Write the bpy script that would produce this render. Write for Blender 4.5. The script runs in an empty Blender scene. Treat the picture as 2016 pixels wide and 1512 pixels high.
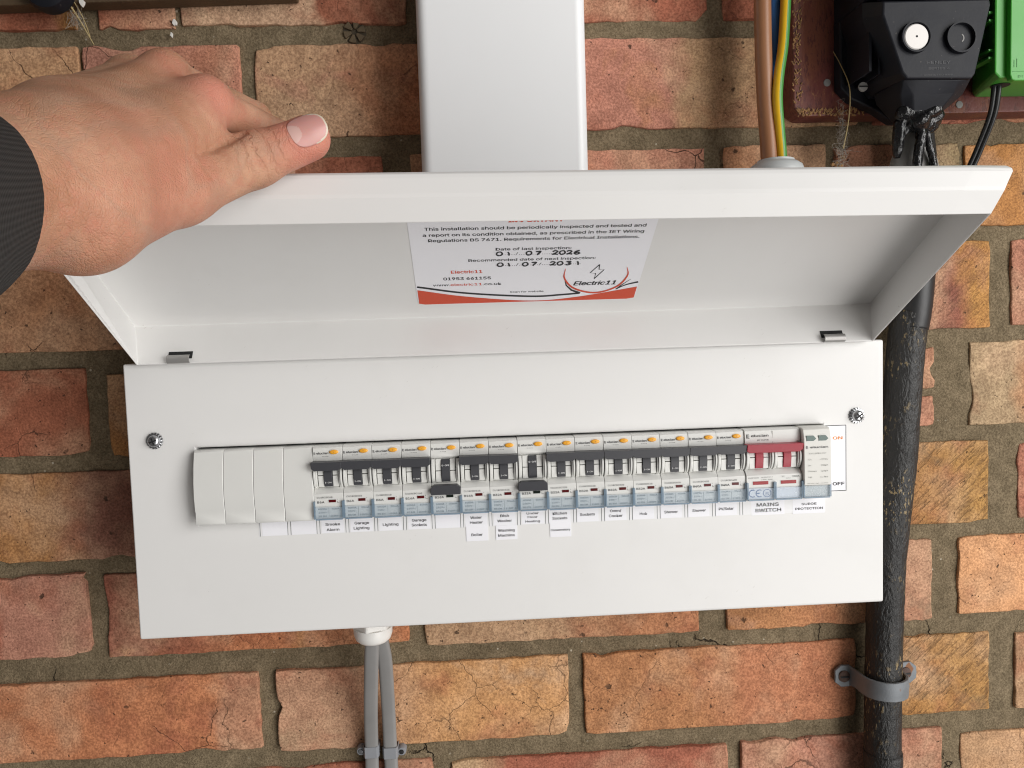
import bpy, bmesh, math, random
import numpy as np
from mathutils import Vector, Matrix
random.seed(7); rng = np.random.default_rng(11)
S = 0.001                                   # all coordinates below are in millimetres
sc = bpy.context.scene
col = sc.collection

# ------------------------------------------------------------------ camera
cam = bpy.data.cameras.new('camera'); co = bpy.data.objects.new('camera', cam); col.objects.link(co)
co.location = (211.226*S, -558.43*S, 181.689*S)
co.rotation_euler = (math.radians(86.34778), math.radians(1.79694), math.radians(-3.15199))
cam.sensor_width = 36.0; cam.lens = 1502.36/2016*36
cam.clip_start = 0.02; cam.clip_end = 50
sc.camera = co
# ------------------------------------------------------------------ world and lamps
w = bpy.data.worlds.new('World'); sc.world = w; w.use_nodes = True
bg = w.node_tree.nodes['Background']; bg.inputs[0].default_value = (1.0, 0.96, 0.92, 1); bg.inputs[1].default_value = 0.12
def area(name, loc, target, size, power, colr):
    l = bpy.data.lights.new(name, 'AREA'); l.shape = 'RECTANGLE'; l.size, l.size_y = size; l.energy = power; l.color = colr
    o = bpy.data.objects.new(name, l); col.objects.link(o); o.location = loc
    o.rotation_euler = (Vector(target)-Vector(loc)).to_track_quat('-Z', 'Y').to_euler(); return o
area('doorway_light', (1.92, -1.6, 0.55), (0.25, 0, 0.18), (1.4, 1.6), 51, (1.0, 0.985, 0.965))
area('ground_light', (1.45, -1.85, -1.0), (0.25, 0, 0.15), (1.5, 1.4), 26, (1.0, 0.97, 0.94))
vs = sc.view_settings; vs.view_transform = 'Standard'; vs.look = 'None'; vs.exposure = 0; vs.gamma = 1
sc.cycles.use_denoising = True; sc.cycles.filter_width = 1.1
sc.cycles.use_adaptive_sampling = True; sc.cycles.adaptive_threshold = .025; sc.cycles.max_bounces = 6; sc.cycles.transmission_bounces = 8; sc.cycles.caustics_reflective = False; sc.cycles.caustics_refractive = False

# ------------------------------------------------------------------ helpers
def lin(h):
    if isinstance(h, str): h = [int(h[i:i+2], 16)/255 for i in (1, 3, 5)]
    return tuple(c/12.92 if c <= .04045 else ((c+.055)/1.055)**2.4 for c in h)
class NT:
    def __init__(s, m): s.t = m.node_tree; s.n = s.t.nodes; s.b = s.n['Principled BSDF']
    def add(s, kind, **kw):
        nd = s.n.new(kind)
        for k, v in kw.items():
            if k.startswith('i_'): nd.inputs[k[2:].replace('_', ' ')].default_value = v
            else: setattr(nd, k, v)
        return nd
    def link(s, a, b): s.t.links.new(a, b)
    def math(s, op, a, b=None, c=None, clamp=False):
        nd = s.n.new('ShaderNodeMath'); nd.operation = op; nd.use_clamp = clamp
        for i, v in enumerate((a, b, c)):
            if v is None: continue
            if isinstance(v, (int, float)): nd.inputs[i].default_value = v
            else: s.link(v, nd.inputs[i])
        return nd.outputs[0]
    def mix(s, f, a, b, mode='MIX'):
        nd = s.n.new('ShaderNodeMix'); nd.data_type = 'RGBA'; nd.blend_type = mode
        for i, v in ((0, f), (6, a), (7, b)):
            if isinstance(v, (int, float)): nd.inputs[i].default_value = v
            elif isinstance(v, tuple): nd.inputs[i].default_value = (*v[:3], 1)
            else: s.link(v, nd.inputs[i])
        return nd.outputs[2]
    def noise(s, vec, scale, detail=3, rough=.55, dist=0):
        nd = s.add('ShaderNodeTexNoise'); nd.inputs['Scale'].default_value = scale; nd.inputs['Detail'].default_value = detail
        nd.inputs['Roughness'].default_value = rough; nd.inputs['Distortion'].default_value = dist
        if vec is not None: s.link(vec, nd.inputs['Vector'])
        return nd.outputs['Fac']
    def ramp(s, f, lo, hi):
        nd = s.add('ShaderNodeMapRange'); nd.clamp = True; nd.interpolation_type = 'SMOOTHSTEP'
        s.link(f, nd.inputs[0]); nd.inputs[1].default_value = lo; nd.inputs[2].default_value = hi; return nd.outputs[0]
    def bump(s, h, strength, dist, normal=None):
        nd = s.add('ShaderNodeBump'); nd.inputs['Strength'].default_value = strength; nd.inputs['Distance'].default_value = dist
        s.link(h, nd.inputs['Height'])
        if normal: s.link(normal, nd.inputs['Normal'])
        return nd.outputs[0]
def mat(name, colr=(.5, .5, .5), rough=.5, metal=0, **kw):
    m = bpy.data.materials.new(name); m.use_nodes = True; b = m.node_tree.nodes['Principled BSDF']
    c = lin(colr) if isinstance(colr, str) else colr
    b.inputs['Base Color'].default_value = (*c, 1); b.inputs['Roughness'].default_value = rough; b.inputs['Metallic'].default_value = metal
    for k, v in kw.items(): b.inputs[k.replace('_', ' ')].default_value = v
    return m
def worn(name, colr, rough, var=.06, nscale=25, bump=.15, bscale=900, bdist=.0002, spots=None, metal=0, coat=0):
    """a plain coloured stuff with uneven tone, uneven gloss and a fine relief"""
    m = mat(name, colr, rough, metal); t = NT(m); c = lin(colr) if isinstance(colr, str) else colr
    tc = t.add('ShaderNodeTexCoord').outputs['Object']
    n1 = t.noise(tc, nscale, 4); n2 = t.noise(tc, bscale, 3)
    dark = tuple(x*(1-var*2) for x in c); lite = tuple(min(1, x*(1+var)) for x in c)
    out = t.mix(n1, dark, lite)
    if spots:
        v = t.noise(tc, spots[0], 2, .6); out = t.mix(t.ramp(v, spots[1], spots[1]+.04), out, spots[2])
    t.link(out, t.b.inputs['Base Color'])
    r = t.math('MULTIPLY_ADD', n1, .16, rough-.08); t.link(r, t.b.inputs['Roughness'])
    t.link(t.bump(n2, bump, bdist), t.b.inputs['Normal'])
    if coat: t.b.inputs['Coat Weight'].default_value = coat
    return m

def link_obj(name, me, m, parent=None, smooth=False, bev=0, seg=2, solid=0, loc=None):
    o = bpy.data.objects.new(name, me); col.objects.link(o)
    if m is not None and not me.materials:
        for x in (m if isinstance(m, (list, tuple)) else [m]): me.materials.append(x)
    if parent: o.parent = parent
    if loc: o.location = [v*S for v in loc]
    if smooth is True:
        me.polygons.foreach_set('use_smooth', [True]*len(me.polygons))
    elif smooth:
        me.polygons.foreach_set('use_smooth', [True]*len(me.polygons)); me.set_sharp_from_angle(angle=math.radians(smooth))
    if solid:
        md = o.modifiers.new('sheet', 'SOLIDIFY'); md.thickness = abs(solid)*S; md.offset = -1 if solid > 0 else 1
    if bev:
        md = o.modifiers.new('edge', 'BEVEL'); md.width = bev*S; md.segments = seg; md.limit_method = 'ANGLE'; md.angle_limit = math.radians(30); md.harden_normals = False
    return o
MODULES = ('circuit_breaker', 'main_switch', 'surge_protector', 'blanking_module')
def rootof(o):
    while o.parent: o = o.parent
    return o
def rootloc(o):
    v = Vector((0, 0, 0))
    while o: v += o.location; o = o.parent
    return v
def obj(name, geo, m, parent=None, world=True, **kw):
    """one mesh object; world=True: coordinates are world mm, else the parent's own mm"""
    V, F = geo[0], geo[1]
    if parent and rootof(parent).name.split('.')[0] in MODULES: V = [(v[0], v[1], v[2]*.957+.2) for v in V]
    off = rootloc(parent)/S if (world and parent) else Vector((0, 0, 0))
    me = bpy.data.meshes.new(name)
    me.from_pydata([((v[0]-off[0])*S, (v[1]-off[1])*S, (v[2]-off[2])*S) for v in V], [], F); me.update()
    if len(geo) > 2: me.polygons.foreach_set('material_index', geo[2])
    return link_obj(name, me, m, parent, **kw)
def thing(name, label, cat, loc=(0, 0, 0), group=None, rot=None):
    o = bpy.data.objects.new(name, None); col.objects.link(o); o.empty_display_size = .01
    o.location = [v*S for v in loc]
    if rot is not None: o.rotation_euler = rot.to_euler()
    return tag(o, label, cat, group)
def tag(o, label, cat, group=None):
    o['label'] = label; o['category'] = cat
    if group: o['group'] = group
    return o
def join(*gs):
    V, F, MI = [], [], []
    for g in gs:
        n = len(V); V += list(g[0]); F += [[i+n for i in f] for f in g[1]]; MI += list(g[2]) if len(g) > 2 else [0]*len(g[1])
    return V, F, MI
def box(x0, x1, y0, y1, z0, z1):
    V = [(x, y, z) for x in (x0, x1) for y in (y0, y1) for z in (z0, z1)]
    return V, [[0, 1, 3, 2], [4, 6, 7, 5], [0, 4, 5, 1], [2, 3, 7, 6], [0, 2, 6, 4], [1, 5, 7, 3]]
def prism_x(prof, x0, x1):
    """profile of (z, p) pairs, p standing out towards -Y, swept along x"""
    n = len(prof); V = [(x0, -p, z) for z, p in prof]+[(x1, -p, z) for z, p in prof]
    return V, [list(range(n)), list(range(2*n-1, n-1, -1))]+[[i, i+n, (i+1) % n+n, (i+1) % n] for i in range(n)]
def prism_y(poly, y0, y1):
    """outline of (x, z) pairs from y0 back to y1 (y1 > y0)"""
    n = len(poly); V = [(x, y0, z) for x, z in poly]+[(x, y1, z) for x, z in poly]
    return V, [list(range(n)), list(range(2*n-1, n-1, -1))]+[[i, i+n, (i+1) % n+n, (i+1) % n] for i in range(n)]
def loft(rings, cap=True, closed=True):
    n = len(rings[0]); V = [p for r in rings for p in r]; F = []
    for k in range(len(rings)-1):
        for i in range(n if closed else n-1):
            j = (i+1) % n; F.append([k*n+i, k*n+j, (k+1)*n+j, (k+1)*n+i])
    if cap: F += [list(range(n))[::-1], [(len(rings)-1)*n+i for i in range(n)]]
    return V, F
def crom(pts, m=6):
    P = [np.array(p, float) for p in pts]; P = [2*P[0]-P[1]]+P+[2*P[-1]-P[-2]]; out = []
    for i in range(1, len(P)-2):
        for k in range(m):
            t = k/m; a, b, c, d = P[i-1], P[i], P[i+1], P[i+2]
            out.append(.5*((2*b)+(c-a)*t+(2*a-5*b+4*c-d)*t*t+(-a+3*b-3*c+d)*t**3))
    out.append(P[-2]); return out
def tube(pts, r, seg=14, m=6, cap=True, wob=0, sq=None):
    P = crom(pts, m) if m else [np.array(p, float) for p in pts]; n = len(P)
    R = r if callable(r) else (lambda t: r)
    t0 = P[1]-P[0]; up = np.array([1., 0, 0]) if abs(t0[0]) < .8*np.linalg.norm(t0) else np.array([0, 1., 0]); rings = []
    for i in range(n):
        t = P[min(i+1, n-1)]-P[max(i-1, 0)]; t /= np.linalg.norm(t)
        a = up-t*(up@t); a /= np.linalg.norm(a); b = np.cross(t, a); up = a
        rr = R(i/(n-1)); ring = []
        for k in range(seg):
            th = 2*math.pi*k/seg; q = rr*(1+(wob*(random.random()-.5) if wob else 0))
            ca, sa = math.cos(th), math.sin(th)
            if sq: ca, sa = math.copysign(abs(ca)**.5, ca)*sq[0], math.copysign(abs(sa)**.5, sa)*sq[1]
            ring.append(tuple(P[i]+q*(ca*a+sa*b)))
        rings.append(ring)
    return loft(rings, cap)
def lathe(prof, c, axis='z', seg=32):
    """(radius, height) pairs turned about an axis through c"""
    rings = []
    for r, h in prof:
        ring = []
        for k in range(seg):
            a = 2*math.pi*k/seg; x, y = r*math.cos(a), r*math.sin(a)
            ring.append((c[0]+x, c[1]+y, c[2]+h) if axis == 'z' else (c[0]+x, c[1]-h, c[2]+y))
        rings.append(ring)
    return loft(rings)
_tc = {}
import os
try: FONT = bpy.data.fonts.load(os.path.join(bpy.utils.system_resource('DATAFILES'), 'fonts', 'Inter.woff2'))
except Exception: FONT = None
def text_geo(s, shear=0):
    k = (s, shear)
    if k not in _tc:
        cu = bpy.data.curves.new('t', 'FONT'); cu.body = s; cu.size = 1; cu.font = FONT or cu.font; cu.shear = shear; cu.resolution_u = 4; cu.fill_mode = 'FRONT'
        o = bpy.data.objects.new('t', cu); col.objects.link(o); bpy.context.view_layer.update()
        me = bpy.data.meshes.new_from_object(o)
        V = [(v.co.x, v.co.y) for v in me.vertices]; F = [list(p.vertices) for p in me.polygons]
        bpy.data.objects.remove(o); bpy.data.curves.remove(cu); bpy.data.meshes.remove(me)
        x0 = min(v[0] for v in V); x1 = max(v[0] for v in V); V = [(v[0]-x0, v[1]) for v in V]
        _tc[k] = (V, F, x1-x0)
    return _tc[k]
CAP = .73 if FONT else .70
def text2d(s, x, z, h, w=None, al='C', bold=0, shear=0):
    V, F, W = text_geo(s, shear); sy = h/CAP; sx = (w/W) if w else sy; tw = W*sx
    x0 = x-tw/2 if al == 'C' else (x if al == 'L' else x-tw)
    if not bold: return [(x0+a*sx, z+b*sy, 0) for a, b in V], F
    k = bold*sy; out = [([(x0+a*sx+dx*k, z+b*sy+dz*k, q*.004) for a, b in V], F) for q, (dx, dz) in enumerate(((-1, .35), (1, -.35), (0, -.6), (0, .6)))]
    return join(*out)[:2]
def on_front(g, p): return [(v[0], -p-(v[2] if len(v) > 2 else 0), v[1]) for v in g[0]], g[1]              # print on a face that looks to -Y
def on_flat(g, h): return [(v[0], v[1], h+(v[2] if len(v) > 2 else 0)) for v in g[0]], g[1]
def texts(items, p, **kw): return join(*[on_front(text2d(*it[:1], *it[1:4], **(it[4] if len(it) > 4 else {})), p) for it in items])
def ribbon2d(pts, wd):
    P = [np.array(p, float) for p in pts]; V, F = [], []; n = len(P)
    for i in range(n):
        t = P[min(i+1, n-1)]-P[max(i-1, 0)]; t = t/(np.linalg.norm(t)+1e-9); nn = np.array([-t[1], t[0]])
        ww = wd(i/(n-1)) if callable(wd) else wd
        V += [tuple(P[i]+nn*ww/2), tuple(P[i]-nn*ww/2)]
    for i in range(n-1): F.append([2*i+1, 2*i+3, 2*i+2, 2*i])
    return V, F

# ------------------------------------------------------------------ materials
M = {}
M['coat'] = worn('white_powder_coat', (.765, .760, .748), .38, .012, 18, .12, 1400, .00012)
def scuff(m):                                     # faint grey rubs and finger marks on the paint
    t = NT(m); tc = t.add('ShaderNodeTexCoord').outputs['Object']; old = t.b.inputs['Base Color'].links[0].from_socket
    mp = t.add('ShaderNodeMapping'); mp.inputs['Rotation'].default_value = (0, .6, 0); t.link(tc, mp.inputs[0])
    m2 = t.add('ShaderNodeMapping'); m2.inputs['Scale'].default_value = (1, 1, 4.5); t.link(mp.outputs[0], m2.inputs[0])
    a = t.math('MULTIPLY', t.ramp(t.noise(m2.outputs[0], 210, 2), .70, .76), t.ramp(t.noise(tc, 23, 2), .56, .66))
    b = t.math('MULTIPLY', t.ramp(t.noise(tc, 11, 4, .7), .50, .72), .055)
    t.link(t.mix(t.math('MAXIMUM', t.math('MULTIPLY', a, .35), b), old, (.42, .40, .36)), t.b.inputs['Base Color'])
scuff(M['coat'])
M['pvc'] = worn('white_pvc', (.84, .85, .86), .36, .015, 9, .04, 600, .0001)
M['dark'] = mat('black_interior', (.008, .008, .009), .7)
M['module'] = worn('grey_white_plastic', (.70, .70, .675), .36, .015, 60, .04, 2500, .00005)
M['beige'] = worn('beige_plastic', (.69, .68, .64), .4, .015, 60, .04, 2500, .00005)
M['handle'] = worn('charcoal_plastic', (.052, .053, .06), .42, .06, 80, .08, 2500, .00006)
M['red'] = worn('red_plastic', (.34, .022, .04), .38, .05, 80, .05, 2500, .00005)
M['orange'] = mat('orange_button', (.86, .40, .035), .35)
M['ink'] = mat('black_ink', (.02, .02, .022), .6)
M['greyink'] = mat('grey_ink', (.11, .11, .115), .6)
M['paleink'] = mat('pale_grey_ink', (.30, .30, .28), .6)
M['whiteink'] = mat('white_ink', (.75, .75, .75), .6)
M['orangeink'] = mat('orange_ink', (.80, .25, .02), .6)
M['redink'] = mat('red_ink', (.62, .075, .03), .55)
M['blueink'] = mat('blue_ink', (.02, .06, .25), .6)
M['winred'] = mat('red_flag_window', (.085, .004, .006), .25)
M['winblack'] = mat('black_flag_window', (.006, .012, .008), .25)
M['winbright'] = mat('bright_red_flag', (.30, .02, .025), .25)
M['paper'] = worn('white_paper', (.86, .86, .90), .55, .01, 60, .05, 900, .00006)
M['tape'] = worn('clear_white_tape', (.81, .81, .82), .45, .01, 60, .03, 900, .00006)
M['bluecover'] = mat('blue_clear_plastic', (.46, .58, .68), .1, Alpha=.22)
M['bluedge'] = mat('blue_plastic_edge', (.24, .34, .44), .15, Alpha=.6)
M['steel'] = worn('zinc_steel', (.52, .53, .55), .28, .12, 300, .1, 2500, .0001, metal=1)
M['clipmetal'] = mat('dull_clip_metal', (.36, .35, .34), .42, .5)
M['galv'] = worn('galvanised_steel', (.20, .215, .23), .60, .16, 90, .35, 700, .0004, spots=(55, .66, (.20, .085, .035)), metal=.35)
M['browncable'] = worn('brown_sheath', (.30, .135, .062), .42, .05, 40, .08, 700, .0002)
M['bluecable'] = worn('blue_sheath', (.03, .14, .40), .4, .05, 40, .05, 700, .0002)
M['yellow'] = worn('yellow_sheath', (.74, .44, .012), .38, .04, 40, .05, 700, .0002)
M['green'] = worn('green_sheath', (.06, .25, .05), .38, .04, 40, .05, 700, .0002)
M['gland'] = worn('grey_nylon', (.52, .54, .54), .35, .03, 60, .05, 900, .0001)
M['wgland'] = worn('white_nylon', (.80, .79, .76), .35, .03, 60, .05, 900, .0001)
M['greycable'] = worn('grey_sheath', (.24, .235, .23), .5, .06, 60, .1, 600, .0002)
M['clip'] = worn('grey_clip_plastic', (.25, .26, .28), .45, .05, 60, .1, 600, .0002)
M['bakelite'] = worn('black_bakelite', (.011, .012, .017), .50, .25, 70, .2, 500, .0003, spots=(420, .72, (.12, .11, .10)))
M['bakelite'].node_tree.nodes['Principled BSDF'].inputs['Specular IOR Level'].default_value = .25
M['tar'] = worn('glossy_tar', (.006, .006, .007), .24, .3, 60, .7, 190, .003)
M['lead'] = worn('dull_lead', (.27, .262, .25), .55, .15, 60, .3, 300, .0006)
M['disc'] = worn('white_seal_disc', (.80, .77, .74), .5, .03, 200, .1, 900, .0001)
M['boxgreen'] = worn('bright_green_plastic', (.055, .33, .035), .4, .05, 40, .08, 700, .0002)
M['cableblack'] = worn('black_sheath', (.02, .021, .022), .32, .1, 60, .05, 600, .0002)
def tarred():
    m = mat('tarred_armour', (.012, .012, .012), .34); t = NT(m); tc = t.add('ShaderNodeTexCoord').outputs['Object']
    mp = t.add('ShaderNodeMapping'); mp.inputs['Scale'].default_value = (1, 1, .45); mp.inputs['Rotation'].default_value = (0, .5, 0); t.link(tc, mp.inputs[0])
    big = t.noise(mp.outputs[0], 150, 4, .65, .6); fine = t.noise(mp.outputs[0], 520, 3, .6)
    patch = t.noise(tc, 28, 2)
    f = t.math('MULTIPLY', t.ramp(fine, .57, .63), t.ramp(patch, .45, .60))
    t.link(t.mix(f, (.013, .0125, .012), (.27, .20, .10)), t.b.inputs['Base Color'])
    t.link(t.math('MULTIPLY_ADD', big, .4, .28), t.b.inputs['Roughness'])
    h = t.math('MULTIPLY_ADD', fine, .5, big); t.link(t.bump(h, .9, .0022), t.b.inputs['Normal']); return m
M['tarred'] = tarred()
M['sleeve_black'] = worn('smooth_black_sleeve', (.012, .012, .013), .46, .2, 40, .25, 180, .0006, spots=(240, .74, (.2, .2, .2)))
def wood():
    m = mat('stained_board', (.2, .05, .03), .45); t = NT(m); tc = t.add('ShaderNodeTexCoord').outputs['Object']
    mp = t.add('ShaderNodeMapping'); mp.inputs['Scale'].default_value = (1, 1, .35); t.link(tc, mp.inputs[0])
    a = t.noise(mp.outputs[0], 45, 5, .6, .5); b = t.noise(mp.outputs[0], 480, 4, .7); d = t.noise(tc, 22, 3)
    c1 = t.mix(t.ramp(a, .35, .65), (.145, .036, .032), (.20, .065, .033))
    c2 = t.mix(t.math('MULTIPLY', t.ramp(b, .55, .70), t.ramp(d, .48, .62)), c1, (.48, .26, .10))
    c3 = t.mix(t.math('MULTIPLY', t.ramp(b, .38, .48), 1), (.10, .026, .022), c2)
    t.link(c3, t.b.inputs['Base Color']); t.link(t.bump(b, .5, .0008), t.b.inputs['Normal']); return m
M['wood'] = wood()
M['sawn'] = worn('raw_board_edge', (.50, .28, .12), .8, .25, 120, .9, 380, .002, spots=(300, .58, (.10, .03, .02)))
M['batten'] = worn('dark_brown_batten', (.10, .062, .03), .7, .25, 40, .6, 300, .001)
def brickmat():
    m = mat('clay_brick', (.4, .2, .1), .86); t = NT(m)
    m.node_tree.nodes['Principled BSDF'].inputs['Specular IOR Level'].default_value = .25
    tc = t.add('ShaderNodeTexCoord').outputs['Object']
    at = lambda n: t.add('ShaderNodeAttribute', attribute_type='OBJECT', attribute_name=n)
    c1, c2, c3 = at('c1').outputs['Color'], at('c2').outputs['Color'], at('c3').outputs['Color']
    sp = t.add('ShaderNodeSeparateColor'); t.link(at('pp').outputs['Color'], sp.inputs[0])       # split, patch, crack
    sq = t.add('ShaderNodeSeparateColor'); t.link(at('pq').outputs['Color'], sq.inputs[0])       # diagonal drag marks, smear, soft
    oi = t.add('ShaderNodeObjectInfo'); off = t.add('ShaderNodeVectorMath', operation='SCALE'); cmb = t.add('ShaderNodeCombineXYZ')
    for i in range(3): t.link(oi.outputs['Random'], cmb.inputs[i])
    t.link(cmb.outputs[0], off.inputs[0]); off.inputs['Scale'].default_value = 40
    vadd = t.add('ShaderNodeVectorMath', operation='ADD'); t.link(tc, vadd.inputs[0]); t.link(off.outputs[0], vadd.inputs[1]); v = vadd.outputs[0]
    xyz = t.add('ShaderNodeSeparateXYZ'); t.link(tc, xyz.inputs[0])
    wob = t.noise(v, 22, 3, .6); big = t.noise(v, 26, 3, .6, .4)
    xs = t.math('MULTIPLY_ADD', t.math('SUBTRACT', wob, .5), .05, xyz.outputs[0])
    f = t.math('SUBTRACT', xs, sp.outputs[0])
    hw = t.math('MULTIPLY_ADD', sq.outputs[2], .07, .006)
    f = t.math('ADD', t.math('DIVIDE', f, hw), .5, clamp=True)
    base = t.mix(f, c1, c2)
    pm = t.math('SUBTRACT', big, t.math('SUBTRACT', .72, t.math('MULTIPLY', sp.outputs[1], .4)))
    base = t.mix(t.math('MULTIPLY', pm, 4.5, clamp=True), base, c3)
    bloom = t.math('MULTIPLY', t.ramp(t.noise(v, 15, 3, .6, .3), .44, .72), .62); base = t.mix(bloom, base, lin('#c6a689'))
    fire = t.math('MULTIPLY', t.ramp(t.noise(v, 21, 3, .6), .52, .72), .45); base = t.mix(fire, base, lin('#a3614a'))
    # tone drift, grains, pores
    mid = t.noise(v, 75, 3, .65); base = t.mix(1.0, base, t.mix(t.ramp(mid, .25, .75), (.80, .76, .74), (1.16, 1.14, 1.12)), 'MULTIPLY')
    gr = t.noise(v, 620, 2, .7); base = t.mix(1.0, base, t.mix(t.ramp(gr, .30, .70), (.70, .66, .63), (1.24, 1.24, 1.22)), 'MULTIPLY')
    pore = t.noise(v, 260, 2, .5); pmk = t.ramp(pore, .70, .745)
    vo = t.add('ShaderNodeTexVoronoi', feature='F1'); vo.inputs['Scale'].default_value = 62; t.link(v, vo.inputs['Vector'])
    hole = t.math('SUBTRACT', 1, t.ramp(t.math('MULTIPLY_ADD', t.math('SUBTRACT', pore, .5), .5, vo.outputs['Distance']), .04, .13)); hole = t.math('MULTIPLY', hole, t.ramp(t.noise(v, 31, 1), .50, .60))
    vc = t.add('ShaderNodeTexVoronoi', feature='DISTANCE_TO_EDGE'); vc.inputs['Scale'].default_value = 26
    dv = t.add('ShaderNodeVectorMath', operation='MULTIPLY_ADD'); nn = t.add('ShaderNodeTexNoise'); nn.inputs['Scale'].default_value = 70; nn.inputs['Detail'].default_value = 5
    t.link(v, nn.inputs['Vector']); t.link(nn.outputs['Color'], dv.inputs[0]); dv.inputs[1].default_value = (.013, .013, .013); t.link(v, dv.inputs[2]); t.link(dv.outputs[0], vc.inputs['Vector'])
    crk = t.math('SUBTRACT', 1, t.ramp(vc.outputs['Distance'], .002, .013))
    crk = t.math('MULTIPLY', t.math('MULTIPLY', crk, t.ramp(t.noise(v, 17, 1), .50, .64)), sp.outputs[2])
    # drag marks
    m0 = t.add('ShaderNodeMapping'); m0.inputs['Rotation'].default_value = (0, .72, 0); t.link(tc, m0.inputs[0])
    mp = t.add('ShaderNodeMapping'); mp.inputs['Scale'].default_value = (.2, 1, 1.1); t.link(m0.outputs[0], mp.inputs[0])
    drag = t.noise(mp.outputs[0], 330, 2, .6); dm = t.math('MULTIPLY', t.math('SUBTRACT', 1, t.ramp(drag, .36, .50)), sq.outputs[0])
    dk = t.math('MAXIMUM', t.math('MAXIMUM', t.math('MULTIPLY', pmk, .8), t.math('MULTIPLY', hole, .85)), t.math('MAXIMUM', t.math('MULTIPLY', crk, .9), t.math('MULTIPLY', dm, .38)))
    base = t.mix(dk, base, (.055, .032, .02))
    # mortar smears left by the trowel
    sm = t.math('MULTIPLY', t.ramp(t.noise(v, 19, 4, .6, .3), .56, .66), sq.outputs[1])
    base = t.mix(t.math('MULTIPLY', sm, .85), base, (.24, .19, .12))
    t.link(base, t.b.inputs['Base Color'])
    h = t.math('MULTIPLY_ADD', gr, .35, t.math('MULTIPLY', mid, .9)); h = t.math('SUBTRACT', h, t.math('MULTIPLY', dk, .9))
    t.link(t.bump(h, .75, .0014), t.b.inputs['Normal']); return m
M['brick'] = brickmat()
def mortarmat():
    m = mat('sandy_mortar', (.2, .15, .1), .95); t = NT(m); t.b.inputs['Specular IOR Level'].default_value = .15
    tc = t.add('ShaderNodeTexCoord').outputs['Object']
    xyz = t.add('ShaderNodeSeparateXYZ'); t.link(tc, xyz.inputs[0])
    a = t.noise(tc, 14, 4); g = t.noise(tc, 700, 4, .7); d = t.noise(tc, 90, 4, .6)
    sx = t.ramp(xyz.outputs[0], .47, .56)                     # paler tone towards the right hand side
    c = t.mix(sx, t.mix(a, (.165, .126, .080), (.238, .186, .120)), t.mix(a, (.225, .178, .112), (.285, .232, .155)))
    c = t.mix(1.0, c, t.mix(t.ramp(g, .28, .72), (.60, .58, .55), (1.35, 1.35, 1.33)), 'MULTIPLY')
    c = t.mix(1.0, c, t.mix(t.ramp(d, .3, .7), (.82, .82, .80), (1.12, 1.12, 1.12)), 'MULTIPLY')
    vo = t.add('ShaderNodeTexVoronoi', feature='F1'); vo.inputs['Scale'].default_value = 120; t.link(tc, vo.inputs['Vector'])
    gm = t.math('MULTIPLY', t.math('SUBTRACT', 1, t.ramp(vo.outputs['Distance'], .06, .13)), t.ramp(t.noise(tc, 47, 2), .53, .60))
    c = t.mix(t.math('MULTIPLY', gm, .85), c, (.52, .46, .36))
    vc = t.add('ShaderNodeTexVoronoi', feature='DISTANCE_TO_EDGE'); vc.inputs['Scale'].default_value = 13
    dv = t.add('ShaderNodeVectorMath', operation='MULTIPLY_ADD'); nn = t.add('ShaderNodeTexNoise'); nn.inputs['Scale'].default_value = 60; nn.inputs['Detail'].default_value = 5
    t.link(tc, nn.inputs['Vector']); t.link(nn.outputs['Color'], dv.inputs[0]); dv.inputs[1].default_value = (.03, .03, .03); t.link(tc, dv.inputs[2]); t.link(dv.outputs[0], vc.inputs['Vector'])
    crk = t.math('MULTIPLY', t.math('SUBTRACT', 1, t.ramp(vc.outputs['Distance'], .003, .012)), t.ramp(t.noise(tc, 9, 2), .57, .63))
    c = t.mix(t.math('MULTIPLY', crk, .9), c, (.025, .018, .012))
    t.link(c, t.b.inputs['Base Color'])
    h = t.math('SUBTRACT', t.math('MULTIPLY_ADD', g, .6, d), t.math('MULTIPLY', crk, 1.5)); t.link(t.bump(h, .9, .0016), t.b.inputs['Normal']); return m
M['mortar'] = mortarmat()

# ------------------------------------------------------------------ the wall: mortar bed and single bricks
wall = thing('brick_wall', 'weathered multicoloured brick wall with sandy mortar behind the white box', 'wall', (250, 0, -360))
TAN, ORG, RED, OCH, PNK, PUR, PAL, DRK = '#bb9375', '#b67e5c', '#9f6450', '#b08350', '#b5836d', '#8f6152', '#c4a587', '#8a5342'
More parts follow.
